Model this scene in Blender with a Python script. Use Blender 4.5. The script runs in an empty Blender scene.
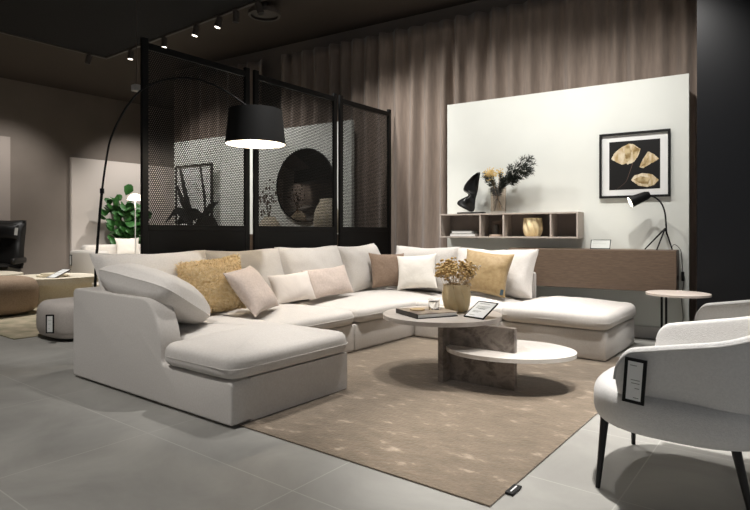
import bpy, bmesh, math, random
from mathutils import Vector, Matrix, noise
random.seed(7)
R = math.radians
PI = math.pi
S = bpy.context.scene
COL = S.collection

# ------------------------------------------------------------------ helpers
def hexc(h):
    h = h.lstrip('#')
    o = []
    for i in (0, 2, 4):
        c = int(h[i:i+2], 16)/255
        o.append(c/12.92 if c <= .04045 else ((c+.055)/1.055)**2.4)
    return (*o, 1)

def mat(name, col, rough=.6, metal=0, var=None, vscale=4, bump=0, bscale=200, sheen=0, emit=None, estr=0,
        trans=0, ior=1.45, spec=.5, vdetail=4, stretch=None, vlo=.35, vhi=.65, wrinkle=0):
    m = bpy.data.materials.new(name); m.use_nodes = True
    nt = m.node_tree; b = nt.nodes['Principled BSDF']
    b.inputs['Base Color'].default_value = hexc(col)
    b.inputs['Roughness'].default_value = rough
    b.inputs['Metallic'].default_value = metal
    b.inputs['Specular IOR Level'].default_value = spec
    b.inputs['IOR'].default_value = ior
    if sheen:
        b.inputs['Sheen Weight'].default_value = sheen
        b.inputs['Sheen Roughness'].default_value = .5
    if trans: b.inputs['Transmission Weight'].default_value = trans
    if emit:
        b.inputs['Emission Color'].default_value = hexc(emit)
        b.inputs['Emission Strength'].default_value = estr
    tc = nt.nodes.new('ShaderNodeTexCoord'); src = tc.outputs['Object']
    if stretch:
        mp = nt.nodes.new('ShaderNodeMapping'); mp.inputs['Scale'].default_value = stretch
        nt.links.new(src, mp.inputs['Vector']); src = mp.outputs['Vector']
    if var:
        n = nt.nodes.new('ShaderNodeTexNoise'); n.inputs['Scale'].default_value = vscale
        n.inputs['Detail'].default_value = vdetail
        r = nt.nodes.new('ShaderNodeValToRGB')
        r.color_ramp.elements[0].position = vlo; r.color_ramp.elements[1].position = vhi
        r.color_ramp.elements[0].color = hexc(col); r.color_ramp.elements[1].color = hexc(var)
        nt.links.new(src, n.inputs['Vector']); nt.links.new(n.outputs['Fac'], r.inputs['Fac'])
        nt.links.new(r.outputs['Color'], b.inputs['Base Color'])
    if bump:
        n2 = nt.nodes.new('ShaderNodeTexNoise'); n2.inputs['Scale'].default_value = bscale; n2.inputs['Detail'].default_value = 3
        bp = nt.nodes.new('ShaderNodeBump'); bp.inputs['Strength'].default_value = bump; bp.inputs['Distance'].default_value = .01
        nt.links.new(src, n2.inputs['Vector']); nt.links.new(n2.outputs['Fac'], bp.inputs['Height'])
        nt.links.new(bp.outputs['Normal'], b.inputs['Normal'])
        if wrinkle:
            n3 = nt.nodes.new('ShaderNodeTexNoise'); n3.inputs['Scale'].default_value = 7; n3.inputs['Detail'].default_value = 3; n3.inputs['Distortion'].default_value = .8
            b3 = nt.nodes.new('ShaderNodeBump'); b3.inputs['Strength'].default_value = wrinkle; b3.inputs['Distance'].default_value = .04
            nt.links.new(src, n3.inputs['Vector']); nt.links.new(n3.outputs['Fac'], b3.inputs['Height']); nt.links.new(b3.outputs['Normal'], bp.inputs['Normal'])
    return m

def mesh_obj(name, bm, m, parent=None, smooth=True, matw=None, world=True):
    """Link bm as one mesh object. Coordinates are world coordinates and get moved into the parent's frame."""
    bmesh.ops.recalc_face_normals(bm, faces=bm.faces)
    if parent is not None and world:
        bm.transform(FR[parent.name].inverted())
    me = bpy.data.meshes.new(name); bm.to_mesh(me); bm.free()
    if m is not None: me.materials.append(m)
    for p in me.polygons: p.use_smooth = smooth and (len(p.vertices) < 12 or p.area < .004) and p.area < .05
    if smooth:
        try: me.set_sharp_from_angle(angle=R(42))
        except Exception: pass
    o = bpy.data.objects.new(name, me); COL.objects.link(o)
    if parent is not None:
        o.parent = parent
        FR[o.name] = FR[parent.name].copy()
    else:
        FR[o.name] = Matrix.Identity(4)
    return o

FR = {}
def tag(o, label, cat, group=None, kind=None):
    o['label'] = label; o['category'] = cat
    if group: o['group'] = group
    if kind: o['kind'] = kind
    return o
def struct(o):
    o['kind'] = 'structure'; return o
def thing(name, label, cat, loc=(0, 0, 0), rot=None, group=None):
    o = bpy.data.objects.new(name, None); COL.objects.link(o)
    o.empty_display_size = .1
    mw = Matrix.Translation(Vector(loc)) @ (rot if rot is not None else Matrix.Identity(4))
    o.matrix_world = mw; FR[o.name] = mw.copy()
    return tag(o, label, cat, group)
def single(o, loc):
    """move the origin of a one-mesh thing (built in world coordinates) to loc"""
    o.data.transform(Matrix.Translation(-Vector(loc))); o.location = loc; FR[o.name] = Matrix.Translation(Vector(loc)); return o
def copy_tree(o, parent=None):
    c = o.copy(); COL.objects.link(c)
    if parent is not None: c.parent = parent
    for ch in list(o.children): copy_tree(ch, c)
    return c

def box(bm, x0, x1, y0, y1, z0, z1, bev=0, seg=2, M=None):
    vs = [bm.verts.new((x, y, z)) for x in (x0, x1) for y in (y0, y1) for z in (z0, z1)]
    fs = [(0,1,3,2),(4,6,7,5),(0,4,5,1),(2,3,7,6),(0,2,6,4),(1,5,7,3)]
    F = [bm.faces.new([vs[i] for i in f]) for f in fs]
    if M is not None:
        for v in vs: v.co = M @ v.co
    if bev:
        ed = list({e for f in F for e in f.edges})
        bmesh.ops.bevel(bm, geom=ed, offset=bev, segments=seg, profile=.5, affect='EDGES')
def B(x0, x1, y0, y1, z0, z1, bev=0, seg=2, M=None):
    bm = bmesh.new(); box(bm, x0, x1, y0, y1, z0, z1, bev, seg, M); return bm

def tube(bm, pts, r, n=10, cap=True):
    pts = [Vector(p) for p in pts]; rs = r if isinstance(r, (list, tuple)) else [r]*len(pts)
    rings = []; prev = None
    for i, p in enumerate(pts):
        t = (pts[min(i+1, len(pts)-1)] - pts[max(i-1, 0)]).normalized()
        if prev is None:
            a = Vector((0, 0, 1)) if abs(t.z) < .9 else Vector((1, 0, 0))
            u = t.cross(a).normalized()
        else:
            u = (prev - t*prev.dot(t)).normalized()
        prev = u; w = t.cross(u)
        rings.append([bm.verts.new(p + (u*math.cos(2*PI*k/n) + w*math.sin(2*PI*k/n))*rs[i]) for k in range(n)])
    for a, b in zip(rings, rings[1:]):
        for k in range(n): bm.faces.new((a[k], a[(k+1) % n], b[(k+1) % n], b[k]))
    if cap:
        bm.faces.new(rings[0][::-1]); bm.faces.new(rings[-1])
def T(pts, r, n=10):
    bm = bmesh.new(); tube(bm, pts, r, n); return bm

def smooth_path(pts, sub=8):
    P = [Vector(p) for p in pts]; out = []
    for i in range(len(P)-1):
        p0 = P[max(i-1, 0)]; p1 = P[i]; p2 = P[i+1]; p3 = P[min(i+2, len(P)-1)]
        for k in range(sub):
            t = k/sub
            out.append(.5*((2*p1) + (-p0+p2)*t + (2*p0-5*p1+4*p2-p3)*t*t + (-p0+3*p1-3*p2+p3)*t**3))
    out.append(P[-1]); return out

def lathe(bm, prof, c=(0, 0, 0), n=40, f=None, capb=True, capt=True, M=None):
    rings = []
    for (r, z) in prof:
        ring = []
        for k in range(n):
            a = 2*PI*k/n
            rr = r*(f(a, z) if f else 1)
            p = Vector((c[0]+rr*math.cos(a), c[1]+rr*math.sin(a), c[2]+z))
            if M is not None: p = M @ p
            ring.append(bm.verts.new(p))
        rings.append(ring)
    for a, b in zip(rings, rings[1:]):
        for k in range(n): bm.faces.new((a[k], a[(k+1) % n], b[(k+1) % n], b[k]))
    if capb: bm.faces.new(rings[0][::-1])
    if capt: bm.faces.new(rings[-1])
def L(prof, c=(0, 0, 0), n=40, **k):
    bm = bmesh.new(); lathe(bm, prof, c, n, **k); return bm

def prism(pts2, z0, z1, bev=0, seg=3, M=None):
    bm = bmesh.new()
    a = [bm.verts.new((x, y, z0)) for x, y in pts2]; b = [bm.verts.new((x, y, z1)) for x, y in pts2]
    n = len(a)
    fb = bm.faces.new(a[::-1]); ft = bm.faces.new(b)
    for i in range(n): bm.faces.new((a[i], a[(i+1) % n], b[(i+1) % n], b[i]))
    if bev:
        bmesh.ops.bevel(bm, geom=list({e for f in (fb, ft) for e in f.edges}), offset=bev, segments=seg, profile=.5, affect='EDGES')
    if M is not None: bm.transform(M)
    return bm
def ell(cx, cy, a, b, rot=0, n=64):
    c, s = math.cos(rot), math.sin(rot)
    return [(cx+a*math.cos(t)*c-b*math.sin(t)*s, cy+a*math.cos(t)*s+b*math.sin(t)*c) for t in [2*PI*k/n for k in range(n)]]

def rounded_outline(pts, r, seg=6):
    out = []; n = len(pts)
    for i in range(n):
        p = Vector(pts[i]); a = Vector(pts[i-1]); b = Vector(pts[(i+1) % n])
        rr = r[i] if isinstance(r, (list, tuple)) else r
        d1 = (a-p).normalized(); d2 = (b-p).normalized()
        p1 = p+d1*rr; p2 = p+d2*rr
        for k in range(seg+1):
            t = k/seg
            q = p1*(1-t)**2 + p*2*t*(1-t) + p2*t*t
            out.append((q.x, q.y))
    return out
def resample(pts, step):
    P = [Vector(p) for p in pts]; P.append(P[0]); L_ = [0]
    for a, b in zip(P, P[1:]): L_.append(L_[-1]+(b-a).length)
    n = max(24, int(L_[-1]/step)); out = []; j = 0
    for k in range(n):
        s = L_[-1]*k/n
        while L_[j+1] < s: j += 1
        t = (s-L_[j])/max(1e-9, L_[j+1]-L_[j])
        out.append(P[j].lerp(P[j+1], t))
    return out

def pad(outline, kern, z0, z1, r, crown, bulge=.0, nz=.006, seed=0, rings=9, step=.03, profile=None):
    """soft upholstered pad: outline in plan, rounded edges, crowned top"""
    P = resample(outline, step); n = len(P); K = Vector(kern)
    area = sum(P[i].x*P[(i+1) % n].y - P[(i+1) % n].x*P[i].y for i in range(n))
    sg = 1 if area > 0 else -1
    N = []
    for i in range(n):
        t = (P[(i+1) % n]-P[i-1]).normalized(); N.append(Vector((-t.y, t.x))*sg)     # inward
    bm = bmesh.new(); R_ = []
    def ring(off, sc, z, wob=0):
        vs = []
        for i in range(n):
            p = P[i]+N[i]*off
            p = K+(p-K)*sc
            zz = z
            if wob:
                zz += nz*wob*noise.noise(Vector((p.x*5+seed, p.y*5, seed*1.7)))
                zz += nz*.5*wob*noise.noise(Vector((p.x*14+seed, p.y*14, seed*1.7)))
            q = p + N[i]*nz*.6*noise.noise(Vector((p.x*6, p.y*6, z*9+seed)))
            vs.append(bm.verts.new((q.x, q.y, zz)))
        R_.append(vs)
    h = z1-z0; zc = z0+h*.46
    for k in range(15):
        a = -PI/2+PI*k/14; c_, s_ = math.cos(a), math.sin(a)
        ex = 2/3.0
        off = r*(1-abs(c_)**ex)-bulge*abs(c_); z = (zc+(z1-zc)*abs(s_)**ex) if s_ > 0 else (zc-(zc-z0)*abs(s_)**ex)
        ring(off, 1, z, max(0, s_)*.5)
    for k in range(1, rings+1):
        t = k/rings; sc = 1-t*.97
        ring(r, sc, z1+crown*(1-(1-t)**1.6), .5+.5*min(1, t*3))
    for a, b in zip(R_, R_[1:]):
        for i in range(n): bm.faces.new((a[i], a[(i+1) % n], b[(i+1) % n], b[i]))
    bm.faces.new(R_[0][::-1]); bm.faces.new(R_[-1])
    return bm

def pillow(w, h, t, n=28, edge=.0, e=.42, ear=.06, chop=0, nz=.01, seed=0, sag=0, p=2.2, rnd=0):
    """pillow in local axes: x width, z height, faces -y; centre at origin"""
    bm = bmesh.new(); G = {}
    for s in (1, -1):
        for i in range(n+1):
            for j in range(n+1):
                u = -math.cos(PI*i/n)*.35 + (2*i/n-1)*.65; v = -math.cos(PI*j/n)*.35 + (2*j/n-1)*.65
                border = i in (0, n) or j in (0, n)
                x = w/2*u*(1-ear*(1-v*v)*abs(u)**3); z = h/2*v*(1-ear*(1-u*u)*abs(v)**3)
                x *= 1-rnd*v**6*abs(u); z *= 1-rnd*u**6*abs(v)
                pr = max(0, (1-abs(u)**p)*(1-abs(v)**p))**e
                y = -s*(t/2*pr)
                z -= chop*math.exp(-(u/.45)**2)*max(0, v)**2
                z -= sag*(1-u*u)*(v+1)/2*0
                q = Vector((x*4, z*4, s*3+seed*2.3))
                y += -s*nz*pr**.3*(noise.noise(q)+.5*noise.noise(q*2.7)) if not border else 0
                x += nz*.35*noise.noise(Vector((z*6, seed*3.1, 1))); z += nz*.35*noise.noise(Vector((x*6, seed*5.1, 4)))
                y += sag*(u*u-.4)*1
                if border and edge:
                    y += -s*edge/2
                if border and not edge:
                    if (i, j) in G: continue
                    G[i, j] = bm.verts.new((x, y, z)); continue
                G[i, j, s] = bm.verts.new((x, y, z))
        g = lambda i, j: G.get((i, j, s)) or G[i, j]
        for i in range(n):
            for j in range(n):
                f = [g(i, j), g(i+1, j), g(i+1, j+1), g(i, j+1)]
                bm.faces.new(f if s > 0 else f[::-1])
    if edge:
        loop = [(i, 0) for i in range(n)]+[(n, j) for j in range(n)]+[(n-i, n) for i in range(n)]+[(0, n-j) for j in range(n)]
        mids = []
        for (i, j) in loop:
            a = G[i, j, 1].co; b = G[i, j, -1].co; m_ = (a+b)/2
            d = Vector((m_.x, 0, m_.z)); d = Vector((d.x/(w/2), 0, d.z/(h/2)))
            d = Vector((d.x if abs(d.x) > .9 else 0, 0, d.z if abs(d.z) > .9 else 0))
            if d.length: d.normalize()
            mids.append(bm.verts.new(m_+d*edge*.45))
        m_ = len(loop)
        for k in range(m_):
            i, j = loop[k]; i2, j2 = loop[(k+1) % m_]
            bm.faces.new((G[i, j, 1], mids[k], mids[(k+1) % m_], G[i2, j2, 1]))
            bm.faces.new((mids[k], G[i, j, -1], G[i2, j2, -1], mids[(k+1) % m_]))
    return bm
def pose(loc, yaw, tilt=0, roll=0):
    """loc = where the bottom middle rests"""
    return Matrix.Translation(Vector(loc)) @ Matrix.Rotation(R(yaw), 4, 'Z') @ Matrix.Rotation(-R(tilt), 4, 'X') @ Matrix.Rotation(R(roll), 4, 'Y')
def shifted(bm, x=0, y=0, z=0):
    bm.transform(Matrix.Translation((x, y, z))); return bm

def strip(pts, w, y=0, t=.001):
    """flat stroke in the xz plane with its own small thickness"""
    bm = bmesh.new(); P = smooth_path([(a, 0, b) for a, b in pts], 6); n = len(P); rows = []
    ws = w if isinstance(w, (list, tuple)) else [w, w]
    for i, p in enumerate(P):
        d = (P[min(i+1, n-1)]-P[max(i-1, 0)]).normalized(); nn = Vector((-d.z, 0, d.x))
        f = i/(n-1)*(len(ws)-1); k = min(int(f), len(ws)-2); ww = ws[k]+(ws[k+1]-ws[k])*(f-k)
        rows.append([bm.verts.new(p+nn*ww/2*s+Vector((0, y-q, 0))) for s in (-1, 1) for q in (0, t)])
    for a, b in zip(rows, rows[1:]):
        for i, j in ((0, 1), (1, 3), (3, 2), (2, 0)): bm.faces.new((a[i], a[j], b[j], b[i]))
    bm.faces.new([rows[0][i] for i in (0, 1, 3, 2)]); bm.faces.new([rows[-1][i] for i in (0, 2, 3, 1)])
    return bm
def flat_shape(pts, y, t=.001):
    return prism(pts, 0, t, M=Matrix(((1, 0, 0, 0), (0, 0, -1, y), (0, 1, 0, 0), (0, 0, 0, 1))))
def join(*bms):
    out = bms[0]
    for b in bms[1:]:
        me = bpy.data.meshes.new('tmp'); b.to_mesh(me); out.from_mesh(me); b.free(); bpy.data.meshes.remove(me)
    return out

# ------------------------------------------------------------------ materials
M_sofa = mat('linen sofa fabric', '#cfcac4', .9, var='#c8c2bb', vscale=90, bump=.25, bscale=420, sheen=.25, wrinkle=.07)
M_black = mat('black powder coated steel', '#0b0b0b', .5, spec=.3)
M_blackwood = mat('black stained wood', '#0d0b0a', .45)
M_base = mat('black plinth', '#080808', .7)
M_white = mat('white painted board', '#dfe1da', .7, var='#dbddd6', vscale=2)
M_wallgrey = mat('taupe painted wall', '#867c73', .85, var='#80766d', vscale=1.5)
M_ceil = mat('dark brown painted ceiling', '#4a423b', .9)
M_raft = mat('black painted ceiling raft', '#131212', .9)
M_blackwall = mat('black lacquered wall', '#16171a', .38, spec=.4)
M_curt = mat('taupe velvet curtain', '#8f8074', .85, var='#83756a', vscale=30, sheen=.3, stretch=(1, 1, .15))
M_wood = mat('dark oak veneer', '#6f5d4d', .5, var='#5b4b3e', vscale=14, stretch=(1.2, 8, 16), vlo=.3, vhi=.7)
M_greige = mat('greige lacquer', '#b1a69c', .55)
M_tan = mat('tan boucle', '#ebe2d0', .9, var='#e0d5bf', vscale=60, bump=.4, bscale=120)
M_brownfab = mat('brown boucle', '#a48f7a', .95, var='#96806b', vscale=70, bump=.5, bscale=120)
M_greyfab = mat('grey wool', '#c0b8b1', .95, var='#b7afa8', vscale=80, bump=.3, bscale=200)
M_leather = mat('black leather', '#141211', .42)
M_boucle = mat('white boucle', '#d9d7d4', .95, var='#d2d0cd', vscale=110, bump=.3, bscale=220, sheen=.3)
M_piping = mat('pale grey piping', '#c3c1be', .9)
M_paper = mat('white paper', '#e9e9e6', .6)
M_ink = mat('black ink', '#151515', .6)
M_gold = mat('champagne gold glaze', '#f2e0b8', .4, metal=.0, var='#e4cb98', vscale=7)
M_glass = mat('clear glass', '#ffffff', .02, trans=1, ior=1.45)
M_smoke = mat('smoked brown glass', '#efe7df', .03, trans=.97, ior=1.12)
M_bulb = mat('lit lamp diffuser', '#fff4e0', .5, emit='#fff1da', estr=4)
M_lens = mat('lit spotlight lens', '#ffffff', .4, emit='#fff3e2', estr=5)
M_leaf = mat('glossy green leaf', '#2e5a2a', .4, var='#3c7034', vscale=9)
M_darkleaf = mat('dark dried eucalyptus leaf', '#1b2019', .65, var='#2b3226', vscale=30)
M_yellowfl = mat('yellow dried blossom', '#cfae6a', .8, var='#e0c78c', vscale=30)
M_ochre = mat('ochre dried blossom', '#b0905a', .85, var='#c6a973', vscale=40)
M_stem = mat('pale dried stem', '#b9a07a', .8)
M_bark = mat('brown bark', '#4a3828', .9)
M_mirror = mat('mirror glass', '#c9c2bc', .03, metal=1)
M_skirt = mat('pale grey skirting', '#c9c6c1', .6)
M_print = mat('black print ground', '#131211', .45)

def floor_mat():
    m = bpy.data.materials.new('grey stone floor tiles'); m.use_nodes = True
    nt = m.node_tree; b = nt.nodes['Principled BSDF']; N = nt.nodes.new; K = nt.links.new
    tc = N('ShaderNodeTexCoord'); mp = N('ShaderNodeMapping'); mp.inputs['Location'].default_value = (2.727+1.073*20, -1.606+.721*20, 0)
    K(tc.outputs['Object'], mp.inputs['Vector'])
    br = N('ShaderNodeTexBrick'); br.offset = 0; br.inputs['Scale'].default_value = 1
    br.inputs['Brick Width'].default_value = 1.073; br.inputs['Row Height'].default_value = .721
    br.inputs['Mortar Size'].default_value = .0028; br.inputs['Mortar Smooth'].default_value = .1
    K(mp.outputs['Vector'], br.inputs['Vector'])
    n1 = N('ShaderNodeTexNoise'); n1.inputs['Scale'].default_value = 1.6; n1.inputs['Detail'].default_value = 8; n1.inputs['Roughness'].default_value = .62
    n1.inputs['Distortion'].default_value = .6
    K(tc.outputs['Object'], n1.inputs['Vector'])
    r = N('ShaderNodeValToRGB'); r.color_ramp.elements[0].position = .3; r.color_ramp.elements[1].position = .72
    r.color_ramp.elements[0].color = hexc('#8b8984'); r.color_ramp.elements[1].color = hexc('#a6a49e')
    K(n1.outputs['Fac'], r.inputs['Fac'])
    br.inputs['Mortar'].default_value = hexc('#aeaca6')
    K(r.outputs['Color'], br.inputs['Color1']); K(r.outputs['Color'], br.inputs['Color2'])
    K(br.outputs['Color'], b.inputs['Base Color'])
    n2 = N('ShaderNodeTexNoise'); n2.inputs['Scale'].default_value = 5; n2.inputs['Detail'].default_value = 5
    K(tc.outputs['Object'], n2.inputs['Vector'])
    rr = N('ShaderNodeMapRange'); rr.inputs['To Min'].default_value = .38; rr.inputs['To Max'].default_value = .55
    K(n2.outputs['Fac'], rr.inputs['Value']); K(rr.outputs['Result'], b.inputs['Roughness'])
    b.inputs['Specular IOR Level'].default_value = .4
    return m
M_floor = floor_mat()

def rug_mat():
    m = bpy.data.materials.new('brown silky viscose pile'); m.use_nodes = True
    nt = m.node_tree; b = nt.nodes['Principled BSDF']; N = nt.nodes.new; K = nt.links.new
    tc = N('ShaderNodeTexCoord')
    n1 = N('ShaderNodeTexNoise'); n1.inputs['Scale'].default_value = 6.5; n1.inputs['Detail'].default_value = 7; n1.inputs['Roughness'].default_value = .6
    mp = N('ShaderNodeMapping'); mp.inputs['Scale'].default_value = (1, 1.9, 1); mp.inputs['Rotation'].default_value = (0, 0, R(-38))
    K(tc.outputs['Object'], mp.inputs['Vector']); K(mp.outputs['Vector'], n1.inputs['Vector'])
    r = N('ShaderNodeValToRGB'); e = r.color_ramp.elements
    e[0].position = .3; e[0].color = hexc('#675946'); e[1].position = .6; e[1].color = hexc('#786855')
    x = e.new(.69); x.color = hexc('#a59480')
    K(n1.outputs['Fac'], r.inputs['Fac'])
    n3 = N('ShaderNodeTexNoise'); n3.inputs['Scale'].default_value = 60; n3.inputs['Detail'].default_value = 2
    K(tc.outputs['Object'], n3.inputs['Vector'])
    mx = N('ShaderNodeMix'); mx.data_type = 'RGBA'; mx.blend_type = 'OVERLAY'; mx.inputs[0].default_value = .25
    K(r.outputs['Color'], mx.inputs[6]); K(n3.outputs['Fac'], mx.inputs[7]); K(mx.outputs[2], b.inputs['Base Color'])
    b.inputs['Roughness'].default_value = .75; b.inputs['Sheen Weight'].default_value = .4
    bp = N('ShaderNodeBump'); bp.inputs['Strength'].default_value = .5; bp.inputs['Distance'].default_value = .01
    ad = N('ShaderNodeMath'); ad.operation = 'ADD'
    K(n1.outputs['Fac'], ad.inputs[0]); K(n3.outputs['Fac'], ad.inputs[1]); K(ad.outputs[0], bp.inputs['Height']); K(bp.outputs['Normal'], b.inputs['Normal'])
    return m
M_rug = rug_mat()

def marble_mat(name, cols, sc=2.2):
    m = bpy.data.materials.new(name); m.use_nodes = True
    nt = m.node_tree; b = nt.nodes['Principled BSDF']; N = nt.nodes.new; K = nt.links.new
    tc = N('ShaderNodeTexCoord'); mp = N('ShaderNodeMapping'); mp.inputs['Rotation'].default_value = (.3, R(38), R(15)); mp.inputs['Scale'].default_value = (1.3, 1.3, 2.0)
    K(tc.outputs['Object'], mp.inputs['Vector'])
    n = N('ShaderNodeTexNoise'); n.inputs['Scale'].default_value = sc*1.6; n.inputs['Detail'].default_value = 12; n.inputs['Distortion'].default_value = .5; n.inputs['Roughness'].default_value = .68
    K(mp.outputs['Vector'], n.inputs['Vector'])
    r = N('ShaderNodeValToRGB'); e = r.color_ramp.elements
    e[0].position = .25; e[0].color = hexc(cols[0]); e[1].position = .75; e[1].color = hexc(cols[-1])
    for i, c in enumerate(cols[1:-1]):
        q = e.new(.25+.5*(i+1)/(len(cols)-1)); q.color = hexc(c)
    K(n.outputs['Fac'], r.inputs['Fac']); K(r.outputs['Color'], b.inputs['Base Color'])
    b.inputs['Roughness'].default_value = .3
    return m
M_marble = marble_mat('brown veined marble', ['#453d37', '#6f655d', '#8f857c', '#5a5049', '#c6bcb2'])
M_marble2 = marble_mat('pale veined marble', ['#b9aea5', '#d9d3cb', '#e2ddd6', '#cdc4ba', '#e7e3dd'], 1.6)
M_toptop = marble_mat('greige veined marble', ['#aba097', '#c4bbb3', '#cec6be', '#b7aca3', '#d7d0c9'], 1.6)

# ------------------------------------------------------------------ setting
H3 = 3.95
fl = struct(mesh_obj('floor', B(-14, 4, -4, 9.5, -.1, 0), M_floor, smooth=False))
struct(mesh_obj('ceiling', B(-14, 4, -4, 9.5, H3, H3+.1), M_ceil, smooth=False))
struct(mesh_obj('mirror_dark_box', B(-12, -6.5, -3.9, -.9, 2.7, H3-.001), M_raft, smooth=False))  # added unseen dark box; blackens the upper part of the mirror's reflection
struct(mesh_obj('wall_front', B(-12, -2.5, -4.0, -3.9, 0, H3), M_wallgrey, smooth=False))
struct(mesh_obj('trim_1', B(-8.93, 3.9, -.7, 4.53, 3.86, H3-.001), M_raft, smooth=False))
struct(mesh_obj('wall_left', B(-12.2, -12.0, -4, 9.5, 0, H3), M_wallgrey, smooth=False))
struct(mesh_obj('wall_far', B(-12, -8.9, 9.3, 9.5, 0, H3), M_wallgrey, smooth=False))
P0 = Vector((-.89, 6.1, 0)); RW = Matrix.Rotation(R(5.4), 4, 'Z')
MW = Matrix.Translation(P0) @ RW           # wall frame: x along the wall to the right, -y into the room
def WB(x0, x1, y0, y1, z0, z1, bev=0, seg=2): return B(x0, x1, y0, y1, z0, z1, bev, seg, MW)
struct(mesh_obj('wall_back', join(WB(-8.1, .4, .5, .62, 0, H3), WB(-8.1, -7.98, .62, 3.9, 0, H3)), M_wallgrey, smooth=False))
struct(mesh_obj('wall_right', B(-.80, 3.5, 5.92, 6.75, 0, H3), M_blackwall, smooth=False))
struct(mesh_obj('baseboard_back', WB(-2.5, -.02, -.018, -.0005, 0, .115, .004), M_skirt, smooth=False))

def wthing(name, label, cat, x, y, z, group=None, rz=0):
    return thing(name, label, cat, MW @ Vector((x, y, z)), RW @ Matrix.Rotation(R(rz), 4, 'Z'), group)
def wpart(name, bm, m, parent, smooth=True):     # bm in wall coordinates
    bm.transform(MW); return mesh_obj(name, bm, m, parent, smooth)
def wsingle(name, bm, m, loc, smooth=True):
    bm.transform(Matrix.Translation(-Vector(loc)))
    o = mesh_obj(name, bm, m, None, smooth); o.matrix_world = MW @ Matrix.Translation(Vector(loc)); return o

# display panels
tag(wsingle('display_panel', B(-2.53, 0, 0, .07, 0, 2.57, .003), M_white, (-1.26, .035, 0), False),
    'tall white display panel in front of the curtain, carrying the flower picture and shelf', 'panel')
tag(wsingle('display_panel', B(-7.5, -3.92, 0, .07, 0, 2.54, .003), M_white, (-5.7, .035, 0), False),
    'white display panel behind the black mesh screens, with the round mirror', 'panel')
tag(single(mesh_obj('display_panel', B(-11.98, -11.9, 5.33, 9.0, 0, 2.58, .003), mat('warm white board', '#d6ccc3', .75), None, False), (-11.94, 7.1, 0)),
    'pale display panel on the far left wall behind the white sofa', 'panel')
tag(single(mesh_obj('display_panel', B(-11.98, -11.9, 1.2, 4.22, 0, 2.84, .003), mat('pale taupe board', '#a79c94', .8), None, False), (-11.94, 2.7, 0)),
    'pale taupe panel at the left edge behind the black leather chair', 'panel')

# curtains
def curtain(x0, x1, y, ztop, label, seed):
    bm = bmesh.new(); n = int((x1-x0)/.012); zs = [0, .3, .9, 1.5, 2.1, 2.7, 3.2, 3.55, ztop]; rows = []
    for z in zs:
        row = []; ph = seed*3.3; 
        for i in range(n+1):
            x = x0+(x1-x0)*i/n
            k = x+.035*noise.noise(Vector((x*2.2, z*.5, seed)))
            w = .075*math.sin(k*2*PI/.22+1.2*noise.noise(Vector((k*1.7, seed, 0)))*3)
            w *= .35+.85*abs(noise.noise(Vector((k*2.6, seed+9, z*.25))))*1.6
            w += .012*noise.noise(Vector((x*9, z*1.2, seed)))
            row.append(bm.verts.new((x, y+w, z)))
        rows.append(row)
    for a, b in zip(rows, rows[1:]):
        for i in range(n): bm.faces.new((a[i], a[i+1], b[i+1], b[i]))
    o = wsingle('curtain', bm, M_curt, ((x0+x1)/2, y, 0))
    sm = o.modifiers.new('cloth thickness', 'SOLIDIFY'); sm.thickness = .004
    return tag(o, label, 'curtain')
curtain(-5.35, .2, .25, 3.70, 'long taupe pleated curtain behind the white panel with the flower picture', 1)
curtain(-7.75, -5.72, .25, 3.70, 'dark taupe pleated curtain seen through the leftmost mesh screen', 2)

# ------------------------------------------------------------------ mesh screens
def mesh_sheet(y0, y1, z0, z1, x, a=.019):
    bm = bmesh.new(); Rh = a/math.sqrt(3); r = Rh*.64; dz = 1.5*Rh; th = .0015
    cache = {}
    def V(p, q, s):
        k = (round(p*20000), round(q*20000), s)
        if k not in cache: cache[k] = bm.verts.new((x+s*th, p, q))
        return cache[k]
    nj = int((z1-z0)/dz)
    for j in range(nj+1):
        z = z0+j*dz; off = a/2 if j % 2 else 0
        for i in range(int((y1-y0)/a)):
            y = y0+a/2+i*a+off
            if y+a/2 > y1+a*.6: continue
            O = [(y+Rh*math.sin(PI/3*k), z+Rh*math.cos(PI/3*k)) for k in range(6)]
            I = [(y+r*math.sin(PI/3*k), z+r*math.cos(PI/3*k)) for k in range(6)]
            for k in range(6):
                l = (k+1) % 6
                for s in (1, -1):
                    bm.faces.new((V(*O[k], s), V(*O[l], s), V(*I[l], s), V(*I[k], s)))
                bm.faces.new((V(*I[k], 1), V(*I[l], 1), V(*I[l], -1), V(*I[k], -1)))
    return bm
def screen(y0, y1, label):
    X = -4.3; t = thing('mesh_screen', label, 'room divider', (X, (y0+y1)/2, 0), None, 'black mesh screens behind the sofa')
    mesh_obj('post', B(X-.016, X+.016, y0, y0+.055, 0, 2.64, .003), M_black, t, False)
    mesh_obj('post', B(X-.016, X+.016, y1-.055, y1, 0, 2.64, .003), M_black, t, False)
    mesh_obj('top_rail', B(X-.015, X+.015, y0+.055, y1-.055, 2.55, 2.605, .003), M_black, t, False)
    mesh_obj('middle_rail', B(X-.015, X+.015, y0+.055, y1-.055, 1.06, 1.11, .003), M_black, t, False)
    mesh_obj('lower_panel', B(X-.012, X+.012, y0+.055, y1-.055, .03, 1.06), M_black, t, False)
    mesh_obj('perforated_sheet', mesh_sheet(y0+.04, y1-.04, 1.1, 2.56, X), M_black, t, False)
screen(2.475, 3.59, 'black perforated metal screen nearest the left, behind the arc lamp pole')
screen(3.648, 4.87, 'middle black perforated screen, partly behind the drum lamp shade')
screen(4.92, 5.93, 'rightmost black perforated screen, beside the bare curtain')

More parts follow.
